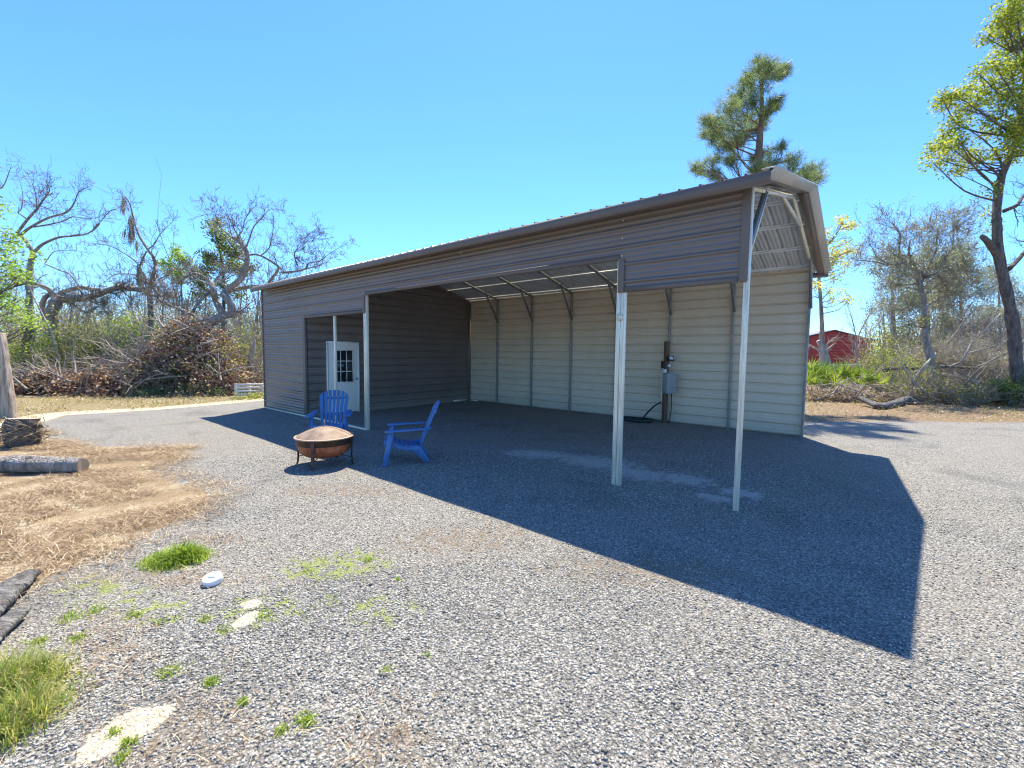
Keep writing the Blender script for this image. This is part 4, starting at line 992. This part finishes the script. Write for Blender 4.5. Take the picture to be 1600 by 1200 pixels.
limb(f, z6([(500,490),(470,440),(430,350),(415,250),(360,230)]), 20.3, 20, .03, .008, tips, 14, .6, 2)
limb(f, z6([(480,470),(530,390),(545,310),(600,200),(690,130)]), 20.3, 20.6, .03, .008, tips, 14, .6, 2)
limb(f, z6([(560,590),(600,480),(650,350),(730,270),(810,180),(920,185)]), 20.4, 21, .04, .008, tips, 16, .6, 2)
limb(f, z6([(480,470),(500,400),(420,330),(360,230),(280,140)]), 20.3, 19.9, .03, .008, tips, 14, .6, 2)
limb(f, z6([(420,480),(350,420),(280,340),(250,250),(180,230),(40,260)]), 20.3, 19.7, .03, .008, tips, 14, .6, 2)
limb(f, z6([(580,660),(660,650),(750,680),(850,740),(900,780),(880,840),(800,940)]), 21.5, 22.5, .045, .06, tips, 16, .7, 2)
limb(f, z6([(720,660),(800,590),(830,480),(850,350),(850,220)]), 21.8, 22.2, .035, .008, tips, 16, .6, 2)
limb(f, z6([(940,840),(1060,830),(1180,800),(1220,740),(1330,720),(1420,650),(1570,560)]), 22.4, 23, .06, .010, tips, 26, .7, 3)
limb(f, z6([(1100,770),(1070,680),(1080,610),(1170,540),(1260,460)]), 22.6, 23, .04, .008, tips, 26, .7, 3)
limb(f, z6([(1190,800),(1360,750),(1350,700)]), 22.6, 23, .03, .01, tips, 12, .6, 2)
f.build('trunk', BARK_GREY, root, smooth=True)
# ---- left: dense green tree behind the twisted oak, light green one beside it
GC = zc([(220,340,55),(290,330,45),(240,420,55),(270,500,60),(320,580,55),(380,640,70),(150,660,45),(180,720,50),(240,700,60),(400,740,80),(470,780,60),(300,820,60),(450,560,70),(480,640,70),(560,800,50),(360,460,40),(160,800,50),(60,950,70),(40,820,60),(60,1060,60),(140,1010,50),(330,960,50),(470,1080,50),(620,790,40),(100,890,50)], 6.667, 300, 300)
cluster_tree('evergreen_tree', 'dense green tree behind the looping limbs of the twisted oak', 'tree', [(345,610),(348,520),(350,450),(345,400),(335,352)], 24, .13, .03, GC, LEAF_MID, 14, 22, .13, BARK_DARK, 1.2, tipr=.20)
LC = zc([(950,640,25),(990,680,35),(1030,720,35),(1060,690,40),(1090,660,30),(1060,610,35),(1040,580,30),(1035,550,18),(1085,625,25),(1000,640,25),(1050,740,35),(1010,600,16)], 3.75, 0, 240)
cluster_tree('young_tree', 'small bright light green tree between the mossy oak and the twisted oak', 'tree', [(287,610),(285,520),(284,460),(281,430),(277,390)], 24, .06, .015, LC, LEAF_LIGHT, 12, 18, .12, BARK_GREY, .6, tipr=.15)
# ---- left edge: leafy tree reaching into the frame
FC = zc([(30,470,45),(60,500,45),(20,560,50),(80,560,40),(120,510,25),(30,640,50),(90,640,45),(140,690,35),(50,700,50),(150,570,15),(210,610,25),(160,720,30),(20,790,40),(30,830,40),(10,740,40),(100,720,30),(180,730,25),(60,860,30),(120,860,35),(60,900,40),(130,910,45),(180,990,45),(230,1000,35),(60,960,40),(150,960,40)], 3.75, 0, 240)
FC += [(rng.uniform(-160, -5), rng.uniform(300, 520), rng.uniform(12, 20)) for _ in range(30)]
cluster_tree('leafy_tree', 'bright green leafy tree reaching in from the left edge', 'tree', [(-45,640),(-42,560),(-35,500),(-30,440),(-25,390),(-22,340)], 15, .2, .04, FC, LEAF_LIGHT, 8, 15, .10, BARK_DARK, 1.0, tipr=.16)
# ---- dark trunks on the left
def snag(name, label, px, t, r0, r1, mat, group=None, tw=0, cat='tree'):
    root = empty(name, base_of(on_ground(px[0][0], t))); tag(root, label, cat, group); f = MB(); tips = []
    limb(f, px, t, t, r0, r1, tips, tw, .8, 2, rough=.12, n=10, wob=.05); f.build('trunk', mat, root, smooth=True); return root
snag('dead_tree', 'thick dark broken off trunk among the green bushes at far left', [(38,596),(39,578),(41,550),(46,525),(49,512)], 19, .25, .17, BARK_DARK)
snag('oak_tree', 'straight grey trunk standing behind the brush, under the hanging moss', [(236,606),(236,560),(236,525),(236,490),(234,465),(232,440)], 23, .14, .11, BARK_GREY, None, 10)
snag('leaning_sapling', 'long thin pale stem leaning left across the dark trunks', [(96,600),(92,566),(86,540),(79,517),(68,495),(58,475),(50,458),(45,444)], 18.5, .05, .018, BARK_PALE, None, 3, 'sapling')
snag('dead_stump', 'pale splintered dead stump beside the left end of the shed', [(384,612),(387,590),(391,572),(393,552),(396,542),(399,530)], 19.5, .20, .04, BARK_PALE, None, 2, 'stump')
snag('dead_stump', 'pale dead stump under the golden sapling in front of the red building', [(1291,604),(1290,570),(1287,553),(1284,543),(1279,532)], 22.8, .30, .10, BARK_PALE, None, 5, 'stump')
TH = (('thin bare trunk nearest the left end of the shed', 404, 440, 25), ('thin bare trunk behind the right side of the brush heap', 377, 455, 26), ('thin bare trunk showing between the mossy oak and the straight grey trunk', 170, 480, 27), ('thin bare trunk close behind the right limb of the mossy oak', 143, 470, 26),
      ('thin forked bare tree just right of the straight grey trunk', 256, 440, 24.5), ('thin bare tree filling the gap below the small light green tree', 276, 455, 25.5), ('thin bare tree behind the lowest limb of the twisted oak', 322, 450, 26), ('slim bare tree behind the mossy oak trunk', 112, 470, 25))
for lb, u, h, t in TH:
    snag('thin_tree', lb, [(u,602),(u+1,560),(u-2,500),(u+1,h)], t, .075, .025, BARK_GREY, 'thin trees along the back', 26)

# ---- brush heaps
def brush_heap(name, label, u0, u1, t, h, depth, nleaf, mat, size, nst, group=None, peak=.5, pw=1.0, skew=None):
    a, b_ = on_ground(u0, t), on_ground(u1, t); c = (a+b_)/2; L = np.linalg.norm(b_-a); ax = (b_-a)/L; ay = np.array([-ax[1], ax[0], 0])
    root = empty(name, base_of(c)); tag(root, label, 'brush heap', group)
    def top(s): 
        k = s/peak if s < peak else (1-s)/(1-peak)
        return h*max(.05, math.sin(max(0, min(1, k))*math.pi/2))**pw*(.8+.6*mnoise.noise((s*5, h, 1)))
    C = []
    for _ in range(nleaf//14):
        s = rng.random(); q = rng.gauss(0, .45); hh = top(s)*max(.05, 1-q*q*.6)
        z = hh*rng.random()**.55; C.append(tuple(a+ax*L*s+ay*depth*q+np.array([0, 0, z])))
    f = MB(); f.add_np(*leaf_cloud(C, .17, size, 14, 0, .55)); f.build('withered_leaves', mat, root)
    f = MB()
    for _ in range(nst):
        s = rng.random(); q = rng.gauss(0, .45); p = a+ax*L*s+ay*depth*q+np.array([0, 0, top(s)*rng.random()])
        d = Vector(ax*rng.choice((-1, 1))*rng.uniform(.3, 1)+ay*rng.gauss(0, .4)+np.array([0, 0, rng.uniform(-.2, .7)]))
        sprout(f, p, d, rng.uniform(.5, 1.7), rng.choice((.012, .016, .03, .045)), 1, [], up=.02, wob=.18)
    f.build('sticks', TWIG, root, smooth=True)
    return root
brush_heap('brush_heap', 'tall heap of cut branches with withered red brown leaves left of the shed', 190, 398, 18.4, 3.2, 1.6, 17500, LEAF_RED, .13, 360, peak=.6, pw=1.0)
brush_heap('brush_heap', 'long low heap of twigs and brown leaves in front of the far left bushes', 15, 225, 17.0, .95, 1.0, 8000, LEAF_RED, .12, 260, peak=.5, pw=.35)
# ---- shrubs
def shrub(name, label, u, t, wid, h, leaf, n_stem, lvl, nl, size, group, tipr=.14, stemmat=None, low=.1, cat='shrub'):
    c = on_ground(u, t); root = empty(name, base_of(c)); tag(root, label, cat, group); f = MB(); tips = []
    for i in range(n_stem):
        a = rng.uniform(0, 6.28); r_ = rng.random()**.5*wid*.35
        p = (c[0]+math.cos(a)*r_, c[1]+math.sin(a)*r_, -.03); d = (math.cos(a)*wid*.35*rng.random()/h, math.sin(a)*wid*.35*rng.random()/h, 1)
        sprout(f, p, d, h*rng.uniform(.45, .72), .022, lvl, tips, up=.05, wob=.22, kids=(3, 5), decay=.58)
    f.lathe([(0, -.03), (wid*.36, -.035), (wid*.36, -.07), (0, -.075)], 12, (c[0], c[1], 0))      # unseen buried disc joining the stems into one mesh
    f.build('stems', stemmat or TWIG, root, smooth=True)
    if nl:
        g = MB(); T = [tuple(t_) for t_ in tips if t_[2] > low*h*rng.random()*2]; g.add_np(*leaf_cloud(T, tipr, size, nl)); g.build('foliage', leaf, root)
    return root
gl = 'shrubs along the left of the yard'
for a in (('bushy mid green shrub behind the weathered leaning board at far left', 8, 17.5, 2.2, 2.6, LEAF_GREEN, 16, 2, 9, .10),
          ('dense olive shrub in front of the dark broken trunk', 62, 19.8, 2.6, 2.2, LEAF_OLIVE, 16, 2, 9, .09),
          ('tall olive green shrub in front of the trunk of the mossy oak', 118, 20.3, 3.2, 3.3, LEAF_OLIVE, 24, 2, 10, .09),
          ('dark green shrub at the left foot of the red brown brush heap', 168, 20.2, 2.8, 2.5, LEAF_DARK, 18, 2, 10, .09),
          ('grey twiggy shrub between the mossy oak and the brush heap', 205, 21.5, 3.0, 3.2, LEAF_GREY, 22, 3, 2, .07),
          ('light green shrub behind the peak of the brush heap', 352, 22.5, 2.6, 3.2, LEAF_LIGHT, 18, 2, 8, .09),
          ('straggly olive shrub between brush heap and shed', 392, 22, 2.4, 2.8, LEAF_OLIVE, 18, 2, 5, .08),
          ('grey leafless thicket just left of the shed', 405, 24, 2.6, 4.2, LEAF_GREY, 26, 3, 1, .07),
          ('yellow green shrub above the long low heap', 146, 23.5, 2.8, 3.6, LEAF_YG, 18, 2, 5, .10),
          ('fresh light green shrub behind the straight grey trunk', 222, 23.5, 2.6, 3.6, LEAF_LIGHT, 16, 2, 7, .10),
          ('fresh light green shrub below the small light green tree', 283, 22.5, 2.6, 3.3, LEAF_LIGHT, 16, 2, 7, .10),
          ('straggly olive shrub growing up through the tall brush heap', 318, 18.2, 2.4, 2.4, LEAF_OLIVE, 12, 2, 6, .08),
          ('small dark green shrub growing out of the left side of the tall brush heap', 258, 17.8, 2.2, 1.6, LEAF_DARK, 12, 2, 7, .08),
          ('yellow green bush behind the straight grey trunk', 205, 25, 2.4, 4.0, LEAF_YG, 14, 2, 6, .10)):
    shrub('shrub', a[0], *a[1:], gl)
gr = 'shrubs along the right of the yard'
for a in (('yellow green shrub in front of the right end of the red building', 1388, 20.5, 2.6, 2.3, LEAF_YG, 20, 2, 6, .08),
          ('pale olive shrub behind the split log', 1408, 18.8, 2.6, 1.7, LEAF_OLIVE, 20, 2, 7, .07),
          ('yellow leafed bush beyond the right corner of the red building', 1405, 27, 3.2, 3.6, LEAF_YG, 16, 2, 7, .12),
          ('grey leafless thicket behind the dark oak trunk', 1470, 21.5, 4.0, 2.6, LEAF_GREY, 34, 3, 1, .06),
          ('grey leafless thicket under the fallen branches', 1515, 21, 4.0, 2.6, LEAF_GREY, 34, 3, 1, .06),
          ('grey leafless thicket around the foot of the big tree', 1568, 19.5, 3.6, 2.8, LEAF_GREY, 34, 3, 1, .06),
          ('low straggly green shrub left of the dark oak trunk', 1430, 17.8, 2.2, .9, LEAF_OLIVE, 18, 2, 7, .06),
          ('low leafy shrub right of the dark oak trunk', 1485, 17.5, 2.6, 1.0, LEAF_OLIVE, 22, 2, 7, .06),
          ('dark green low shrub at the right edge beneath the big tree', 1596, 16.5, 1.6, 1.1, LEAF_DARK, 16, 2, 9, .08),
          ('thin grey leafless bush in front of the red wall', 1342, 26, 2.2, 2.2, LEAF_GREY, 6, 2, 0, .06)):
    shrub('shrub', a[0], *a[1:], gr)
for a in (('low dark green weeds at the right foot of the brush heap', 352, 17.0, 1.3, .40, LEAF_DARK), ('low dark green weeds at the middle foot of the brush heap', 300, 17.0, 1.6, .45, LEAF_DARK), ('low green weeds where the two brush heaps meet', 232, 16.6, 1.4, .40, LEAF_MID), ('yellow green weeds in front of the white pallet', 392, 15.9, 1.2, .18, LEAF_YG)):
    shrub('weed_patch', a[0], a[1], a[2], a[3], a[4], a[5], 22, 1, 9, .06, 'weeds along the foot of the brush', tipr=.09, cat='weeds')
# ---- palmettos
def palmetto(label, u, t, h, nf, group, mat=PALM):
    c = on_ground(u, t); root = empty('palmetto', base_of(c)); tag(root, label, 'palmetto', group)
    st = MB(); fr = MB(); V = []; Fs = []
    for i in range(nf):
        a = rng.uniform(0, 6.28); el = rng.uniform(.55, 1.45); L = h*rng.uniform(.55, .85)
        d = Vector((math.cos(a)*math.cos(el), math.sin(a)*math.cos(el), math.sin(el))); o = Vector((c[0]+rng.gauss(0, .14), c[1]+rng.gauss(0, .14), 0)); e = o+d*L
        st.tube([o, o+d*L*.5+Vector((0, 0, .03)), e], [.012, .010, .008], 4, cap=False)
        side = d.cross(Vector((0, 0, 1))).normalized(); upn = side.cross(d).normalized(); fl = rng.uniform(.35, .55)*h
        m = 17
        for k in range(m):
            th = R(-115+230*k/(m-1)); dd = (d*math.cos(th)+side*math.sin(th)+upn*.28).normalized(); l = fl*(1-.25*abs(th)/2)*rng.uniform(.85, 1.1)
            w = d.cross(dd); w = (side*math.cos(th)-d*math.sin(th))*.024
            b0 = len(V); V += [tuple(e-w*.3), tuple(e+w*.3), tuple(e+dd*l*.5+w), tuple(e+dd*l*.5-w), tuple(e+dd*l-Vector((0, 0, l*.12)))]; Fs += [(b0, b0+1, b0+2, b0+3), (b0+3, b0+2, b0+4)]
    fr.add(V, Fs); st.build('stalks', TWIG, root, smooth=True); fr.build('fronds', mat, root)
    return root
gp = 'palmettos behind the right of the yard'
PALM_D = leaf_mat('dark_palmetto_green', [(0, (0.060,0.128,0.045)), (.5, (0.120,0.210,0.075)), (1, (0.240,0.330,0.135))], .3, .4)
palmetto('bright palmetto clump closest to the shed corner', 1264, 18.6, 1.5, 20, gp)
palmetto('bright palmetto clump in front of the pale stump', 1288, 18.9, 1.55, 20, gp)
palmetto('bright palmetto clump under the peak of the red building', 1312, 19.2, 1.5, 20, gp)
palmetto('bright palmetto clump above the left end of the split log', 1347, 18.6, 1.35, 17, gp)
palmetto('deep green palmetto under the fallen branches', 1527, 20.5, 1.1, 14, gp, PALM_D)
palmetto('deep green palmetto at the foot of the big tree', 1566, 18.5, 1.0, 14, gp, PALM_D)
palmetto('large dark palmetto cut by the right edge of the view', 1602, 17, 1.3, 18, gp, PALM_D)
brush_heap('dead_fronds', 'tangle of dead tan fronds at the foot of the bright palmettos', 1255, 1375, 17.4, .38, .4, 2600, LEAF_TAN, .10, 40, pw=.3)
brush_heap('dead_twigs', 'low tangle of grey twigs and brown leaves under the grey oak', 1400, 1600, 17.6, .4, .8, 3200, LEAF_TAN, .07, 220, pw=.25)
# ---- fallen branches and logs on the right
def branch_thing(name, label, px, t0, t1, r0, r1, mat, tw=0, cat='fallen branch', extra=()):
    p = sight(*px[0], t0); root = empty(name, (p[0], p[1], 0)); tag(root, label, cat); f = MB(); limb(f, px, t0, t1, r0, r1, [], tw, .8, 1, rough=.1)
    for q in extra: limb(f, *q)
    f.build('limb', mat, root, smooth=True); return root
branch_thing('fallen_tree', 'dark fallen trunk lying level across the thicket behind the oak', [(1382,578),(1410,576),(1440,575),(1480,573),(1530,576)], 19.2, 19.6, .09, .06, BARK_DARK, 8)
branch_thing('fallen_branch', 'long forked bare branch sloping up towards the big tree', [(1484,573),(1500,566),(1510,552),(1520,533),(1540,515),(1563,490)], 19, 18.2, .05, .02, BARK_PALE, 6, extra=(([(1508,553),(1540,545),(1562,537),(1595,522)], 18.8, 17.8, .035, .015, [], 5),))
branch_thing('fallen_branch', 'short pale limb leaning against the dark oak trunk', [(1418,608),(1430,592),(1440,578),(1449,567),(1462,552)], 18.2, 18.3, .085, .035, BARK_PALE, 3)
branch_thing('fallen_branch', 'thin grey bough hanging low between the two dark trunks', [(1530,572),(1550,563),(1570,552),(1590,545)], 18.6, 18, .04, .02, BARK_PALE, 6)
# ---- logs, stump, leaning board
def log(name, label, pts, r0, r1, mat, bark_parts=True, cat='log', n=18, flat=1.0):
    root = empty(name, (float(pts[0][0]), float(pts[0][1]), 0)); tag(root, label, cat)
    f = MB(); P = catmull([np.array(p, float) for p in pts], 6); k = len(P); o = len(f.v); pd = None
    for i, p in enumerate(P):
        d = Vector(P[min(i+1, k-1)]-P[max(i-1, 0)]).normalized(); a = d.cross(Vector((0, 0, 1)))
        a = a.normalized() if a.length > .05 else Vector((1, 0, 0)); b_ = a.cross(d); r = r0+(r1-r0)*i/(k-1)
        for j in range(n):
            th = 2*math.pi*j/n; rr = r*(1+.22*mnoise.noise((math.cos(th)*1.6, math.sin(th)*1.6, i*.35+r0*50))+.14*mnoise.noise((math.cos(th)*4.5, math.sin(th)*4.5, i*.55+3)))
            f.v.append(tuple(Vector(p)+a*math.cos(th)*rr+b_*math.sin(th)*rr*flat))
    for i in range(k-1):
        for j in range(n): a = i*n+j; c = i*n+(j+1) % n; f.f.append((a, c, c+n, a+n))
    f.build('bark', mat, root, smooth=True)
    for idx, nm in ((0, 'cut_end'), (k-1, 'cut_end')):
        g = MB(); ring = f.v[idx*n:(idx+1)*n]; c = np.mean(np.array(ring), 0); dd = (P[1]-P[0]) if idx == 0 else (P[-1]-P[-2]); dd = dd/np.linalg.norm(dd)*.004*(-1 if idx == 0 else 1)
        R2 = [tuple(np.array(q)*.985+c*.015+dd) for q in ring]; g.add(R2+[tuple(c+dd)], [((j, (j+1) % n, n) if idx else ((j+1) % n, j, n)) for j in range(n)]); g.build(nm, GREYWOOD, root)
    return root
a, b_ = ground_at(-60, 738), ground_at(130, 738)
log('log', 'thick grey bark log lying in the pine straw in front of the stump', [a+[0, 0, .11], (a+b_)/2+[0, 0, .115], b_+[0, 0, .10]], .125, .11, BARK_GREY)
c0, c1 = ground_at(-40, 985), ground_at(48, 903)
log('charred_log', 'dark weathered split log lying on pale sand at the left edge', [c0+[0, 0, .05], (c0*.6+c1*.4)+[.01, 0, .065], (c0*.25+c1*.75)+[0, .01, .06], c1+[0, 0, .035]], .105, .055, CHARWOOD, flat=.65)
c0, c1 = ground_at(-45, 1035), ground_at(30, 968)
log('charred_log', 'short grey split log with raw broken tip in front of the dark weathered one', [c0+[0, 0, .05], (c0+c1)/2+[0, 0, .055], c1+[0, 0, .045]], .080, .05, CHARWOOD, flat=.6)
a, b_, c_ = ground_at(1342, 634), ground_at(1375, 640), ground_at(1420, 630)
log('split_log', 'crooked pale and black split log at the edge of the right hand gravel', [a+[0, 0, .30], (a+b_)/2+[0, .1, .19], b_+[0, 0, .13], (b_+c_)/2+[0, -.05, .13], c_+[0, 0, .20]], .10, .15, CHARWOOD, flat=.75)
s = ground_at(36, 697)
log('stump', 'short dark tree stump wrapped in twigs beside the leaning board', [s+[0, 0, -.05], s+[.01, 0, .25], s+[.0, .02, .50]], .235, .215, BARK_DARK, cat='stump')
root = empty('vine_tangle', (float(s[0]), float(s[1]), 0)); tag(root, 'tangle of dry vines clinging around the dark stump', 'vines')
f = MB()
for k in range(46):
    a0 = rng.uniform(0, 6.28); P = []
    z0, z1_ = rng.uniform(0, .3), rng.uniform(.2, .56)
    for i in range(6):
        t_ = i/5; a_ = a0+rng.uniform(-.25, .25)+t_*rng.uniform(-1.2, 1.2); r_ = .25+.03*rng.random()+(.2*(1-t_) if rng.random() < .15 else 0); P.append((s[0]+math.cos(a_)*r_, s[1]+math.sin(a_)*r_, z0+(z1_-z0)*t_))
    f.tube(catmull(P, 2), .006, 4, cap=False)
f.build('vines', surf('dry_vine', (.22,.16,.10), (.42,.33,.22), .9, 20), root, smooth=True)
# leaning board
p0 = ground_at(24, 692); root = empty('leaning_board', (float(p0[0]), float(p0[1]), 0)); tag(root, 'sun bleached weathered board leaning at the far left beside the stump', 'board')
top_ = sight(-4, 520, 11.0); bot = sight(20, 692, 11.0); ax = Vector(top_-bot)
f = MB(); nb = 12
for i in range(nb):
    t_ = i/(nb-1); c = Vector(bot)+ax*t_
    w = .17-.03*t_; d = .075
    for x, y in ((-1, -1), (1, -1), (1, 1), (-1, 1)):
        q = c+Vector(RGT)*x*w*(1+.10*mnoise.noise((i*.9, x, y)))+Vector((FWD[0], FWD[1], 0))*y*d*(1+.2*mnoise.noise((i*.7, x+4, y))); f.v.append(tuple(q))
for i in range(nb-1):
    for j in range(4): a = i*4+j; c = i*4+(j+1) % 4; f.f.append((a, c, c+4, a+4))
f.f += [(3, 2, 1, 0), tuple(nb*4-4+j for j in range(4))]
o = f.build('board', GREYWOOD, root); bevel(o, .02, 2)
# ---- pile of white boards beside the shed
q0, q1 = on_ground(366, 16.3), on_ground(412, 16.7)
root = empty('pallet', base_of((q0+q1)/2)); tag(root, 'white slatted pallet standing low at the left corner of the shed', 'pallet')
ax = Vector(q1-q0); dp = Vector((-ax.y, ax.x, 0)).normalized()
for i, z in enumerate((.10, .23, .36, .48)):
    f = MB(); f.bar(Vector(q0)+Vector((0, 0, z)), Vector(q1)+Vector((0, 0, z)), .03, .075); f.build('slat', WHITEWOOD, root)
for k in (.04, .5, .96):
    f = MB(); p = Vector(q0)+ax*k+dp*.05; f.bar(p, p+Vector((0, 0, .52)), .08, .05, up=(1, 0, 0)); f.build('stringer', WHITEWOOD, root)
# ---- red metal building
T = 45
bl, br, pk = sight(1238, 530, T), sight(1366, 539, T), sight(1306, 517, T)
root = empty('red_building', base_of((bl+br)/2)); tag(root, 'red metal building with shallow gable seen beyond the palmettos', 'building')
ex = Vector(br-bl); ex.z = 0; Lb = ex.length; ex.normalize(); ey = Vector((-ex.y, ex.x, 0)); O = Vector((bl[0], bl[1], 0)); He = float(bl[2])-.1; Hp = float(pk[2])
prof = rib_profile(0, He, .25, .02); f = MB()
pt = lambda s, d, z: tuple(O+ex*s+ey*d+Vector((0, 0, z)))
zs = [z for z, _ in rib_profile(0, Hp-.03, .3, .02)]; of = [o_ for _, o_ in rib_profile(0, Hp-.03, .3, .02)]
oo = len(f.v)
for z, o_ in zip(zs, of):
    k = 0 if z < He else (z-He)/(Hp-He)*Lb/2
    f.v += [pt(k, -o_, z), pt(max(Lb-k, k+.01), -o_, z)]
for i in range(len(zs)-1): a = oo+2*i; f.f.append((a, a+1, a+3, a+2))
f.add([pt(0, 0, 0), pt(0, 12, 0), pt(0, 12, He), pt(0, 0, He)], [(0, 1, 2, 3)]); f.add([pt(Lb, 0, 0), pt(Lb, 12, 0), pt(Lb, 12, He), pt(Lb, 0, He)], [(3, 2, 1, 0)])
f.add([pt(0, 12, 0), pt(Lb, 12, 0), pt(Lb, 12, He), pt(Lb/2, 12, Hp), pt(0, 12, He)], [(0, 1, 2, 3, 4)])
f.build('wall', REDSTEEL, root)
f = MB()
for s0, s1 in ((0, Lb/2), (Lb, Lb/2)):
    z0, z1_ = He, Hp; e = -.25 if s0 == 0 else .25
    P = [pt(s0+e, -.15, z0-.02), pt(s1, -.15, z1_+.05), pt(s1, 12.2, z1_+.05), pt(s0+e, 12.2, z0-.02)]; P += [tuple(Vector(p)+Vector((0, 0, .08))) for p in P]
    f.add(P, [(0, 1, 2, 3), (7, 6, 5, 4), (0, 4, 5, 1), (1, 5, 6, 2), (2, 6, 7, 3), (3, 7, 4, 0)])
f.build('roof', PALE_ROOF, root)
f = MB()
for s0, s1 in ((-.2, Lb/2), (Lb+.2, Lb/2)): f.bar(pt(s0, -.17, He-.05), pt(s1, -.17, Hp+.04), .03, .14)
f.build('gable_trim', surf('dark_red_trim', (.09,.018,.016), (.12,.022,.02), .5, 2), root)
# ---- pale rail fence in front of it
q0, q1 = on_ground(1240, 27), on_ground(1345, 27)
root = empty('rail_fence', base_of((q0+q1)/2)); tag(root, 'pale single rail fence behind the palmettos before the red building', 'fence')
f = MB(); zr = sight(1290, 570.5, 27)[2]; f.bar(Vector(q0)+Vector((0, 0, zr)), Vector(q1)+Vector((0, 0, zr)), .05, .15); f.build('rail', WHITEWOOD, root)
for k in (.02, .34, .66, .98):
    f = MB(); p = Vector(q0+(q1-q0)*k); f.bar(p+Vector((0, .06, 0)), p+Vector((0, .06, zr+.02)), .1, .1, up=(1, 0, 0)); f.build('post', WHITEWOOD, root)
# ---- pale roofed shelter at the far left
T = 34; c = on_ground(8, T); root = empty('shelter', base_of(c)); tag(root, 'small shelter with pale blue grey metal roof behind the far left trees', 'shelter')
a, b_ = sight(-26, 501, T), sight(38, 500, T); a2, b2 = sight(-20, 488, T)+FWD*2.4, sight(32, 487, T)+FWD*2.4
f = MB(); P = [tuple(a), tuple(b_), tuple(b2), tuple(a2)]; P += [tuple(np.array(p)+[0, 0, -.1]) for p in P]
f.add(P, [(0, 1, 2, 3), (7, 6, 5, 4), (0, 4, 5, 1), (1, 5, 6, 2), (2, 6, 7, 3), (3, 7, 4, 0)]); f.build('roof', PALE_ROOF, root)
for p in (a, b_, a2, b2):
    f = MB(); q = np.array(p)*.96+np.array((a+b2)/2)*.04; f.bar((q[0], q[1], 0), (q[0], q[1], min(a[2], a2[2])-.1), .14, .14, up=(1, 0, 0)); f.build('post', POSTWOOD, root)
# ---- far woods: one mass beyond everything
woods = MB(); tw = MB()
def far_wood(u0, u1, t0, t1, vtop, n, mat, name, size, nl, S):
    C = []
    for _ in range(n):
        u = rng.uniform(u0, u1); t_ = rng.uniform(t0, t1); hz = 551.6+(u-800)*.0118
        k = rng.random(); top = (hz-vtop-18*mnoise.noise((u*.02, t_*.1, 2)))/F_PX*t_*(.75+.5*mnoise.noise((u*.05, t_*.3, 7))) + 1.79
        p = on_ground(u, t_); C.append((p[0], p[1], max(.2, top*k**.8)))
    return leaf_cloud(C, S, size, nl)
def far_obj(name, label, mat, sets):
    mb = MB()
    for s_ in sets: mb.add_np(*s_)
    tag(mb.build(name, mat), label, 'woods', kind='stuff')
far_obj('woodland', 'far olive green woods closing the view on both sides of the shed', leaf_mat('far_wood_leaves', [(0, (.11,.125,.05)), (.4, (.24,.25,.11)), (.75, (.40,.38,.20)), (1, (.55,.48,.30))], .5),
    [far_wood(-150, 460, 27, 44, 468, 3200, None, '', .17, 9, .5), far_wood(1350, 1760, 30, 46, 500, 1700, None, '', .20, 9, .45), far_wood(1225, 1360, 60, 75, 535, 260, None, '', .3, 9, .7), far_wood(460, 1225, 30, 44, 500, 900, None, '', .26, 9, .6)])
f = MB()
for _ in range(420):
    u = rng.choice((rng.uniform(-120, 470), rng.uniform(1340, 1720))); t_ = rng.uniform(25, 42); p = on_ground(u, t_); sprout(f, (p[0], p[1], 0), (rng.gauss(0, .12), rng.gauss(0, .12), 1), rng.uniform(2.6, 5.6), rng.uniform(.025, .07), 2, [], up=.1, wob=.16, kids=(3, 5))
tag(f.build('woodland', TWIG, smooth=True), 'far grey mass of bare trunks and twigs within the woods', 'woods', kind='stuff')
# ---- low growth along the edges of the yard
P = np.stack([nrng.uniform(-22, -14.5, 9000), nrng.uniform(-5.8, 6, 9000)], 1); P = np.concatenate([P, np.stack([nrng.uniform(-1.5, 9, 9000), nrng.uniform(8.5, 24, 9000)], 1)])
sd = poly_sd(P, YARD); nz = np.array([mnoise.noise((x*.7, y*.7, 21)) for x, y in P])
k = (sd < -.25) & (sd > -7) & (nrng.uniform(0, 1, len(P)) < .55+nz)
P = P[k]; z = relief(P)
TUFT = leaf_mat('edge_grass', [(0, (.10,.13,.03)), (.3, (.22,.23,.06)), (.6, (.36,.29,.14)), (1, (.50,.41,.24))], .35)
tag(strand_obj('edge_grass', TUFT, [strands(P, z, .06, .22, .012, .6)]), 'short dry grass and weeds along the far edges of the gravel', 'grass', kind='stuff')
Q_ = P[::2]; V, F = leaf_cloud(np.concatenate([Q_, relief(Q_)[:, None]+.03], 1), .12, .06, 3, .8); 
tag(MB().add_np(V, F).build('leaf_litter', LEAF_TAN), 'fallen brown leaves strewn along the far edges of the yard', 'leaves', kind='stuff')
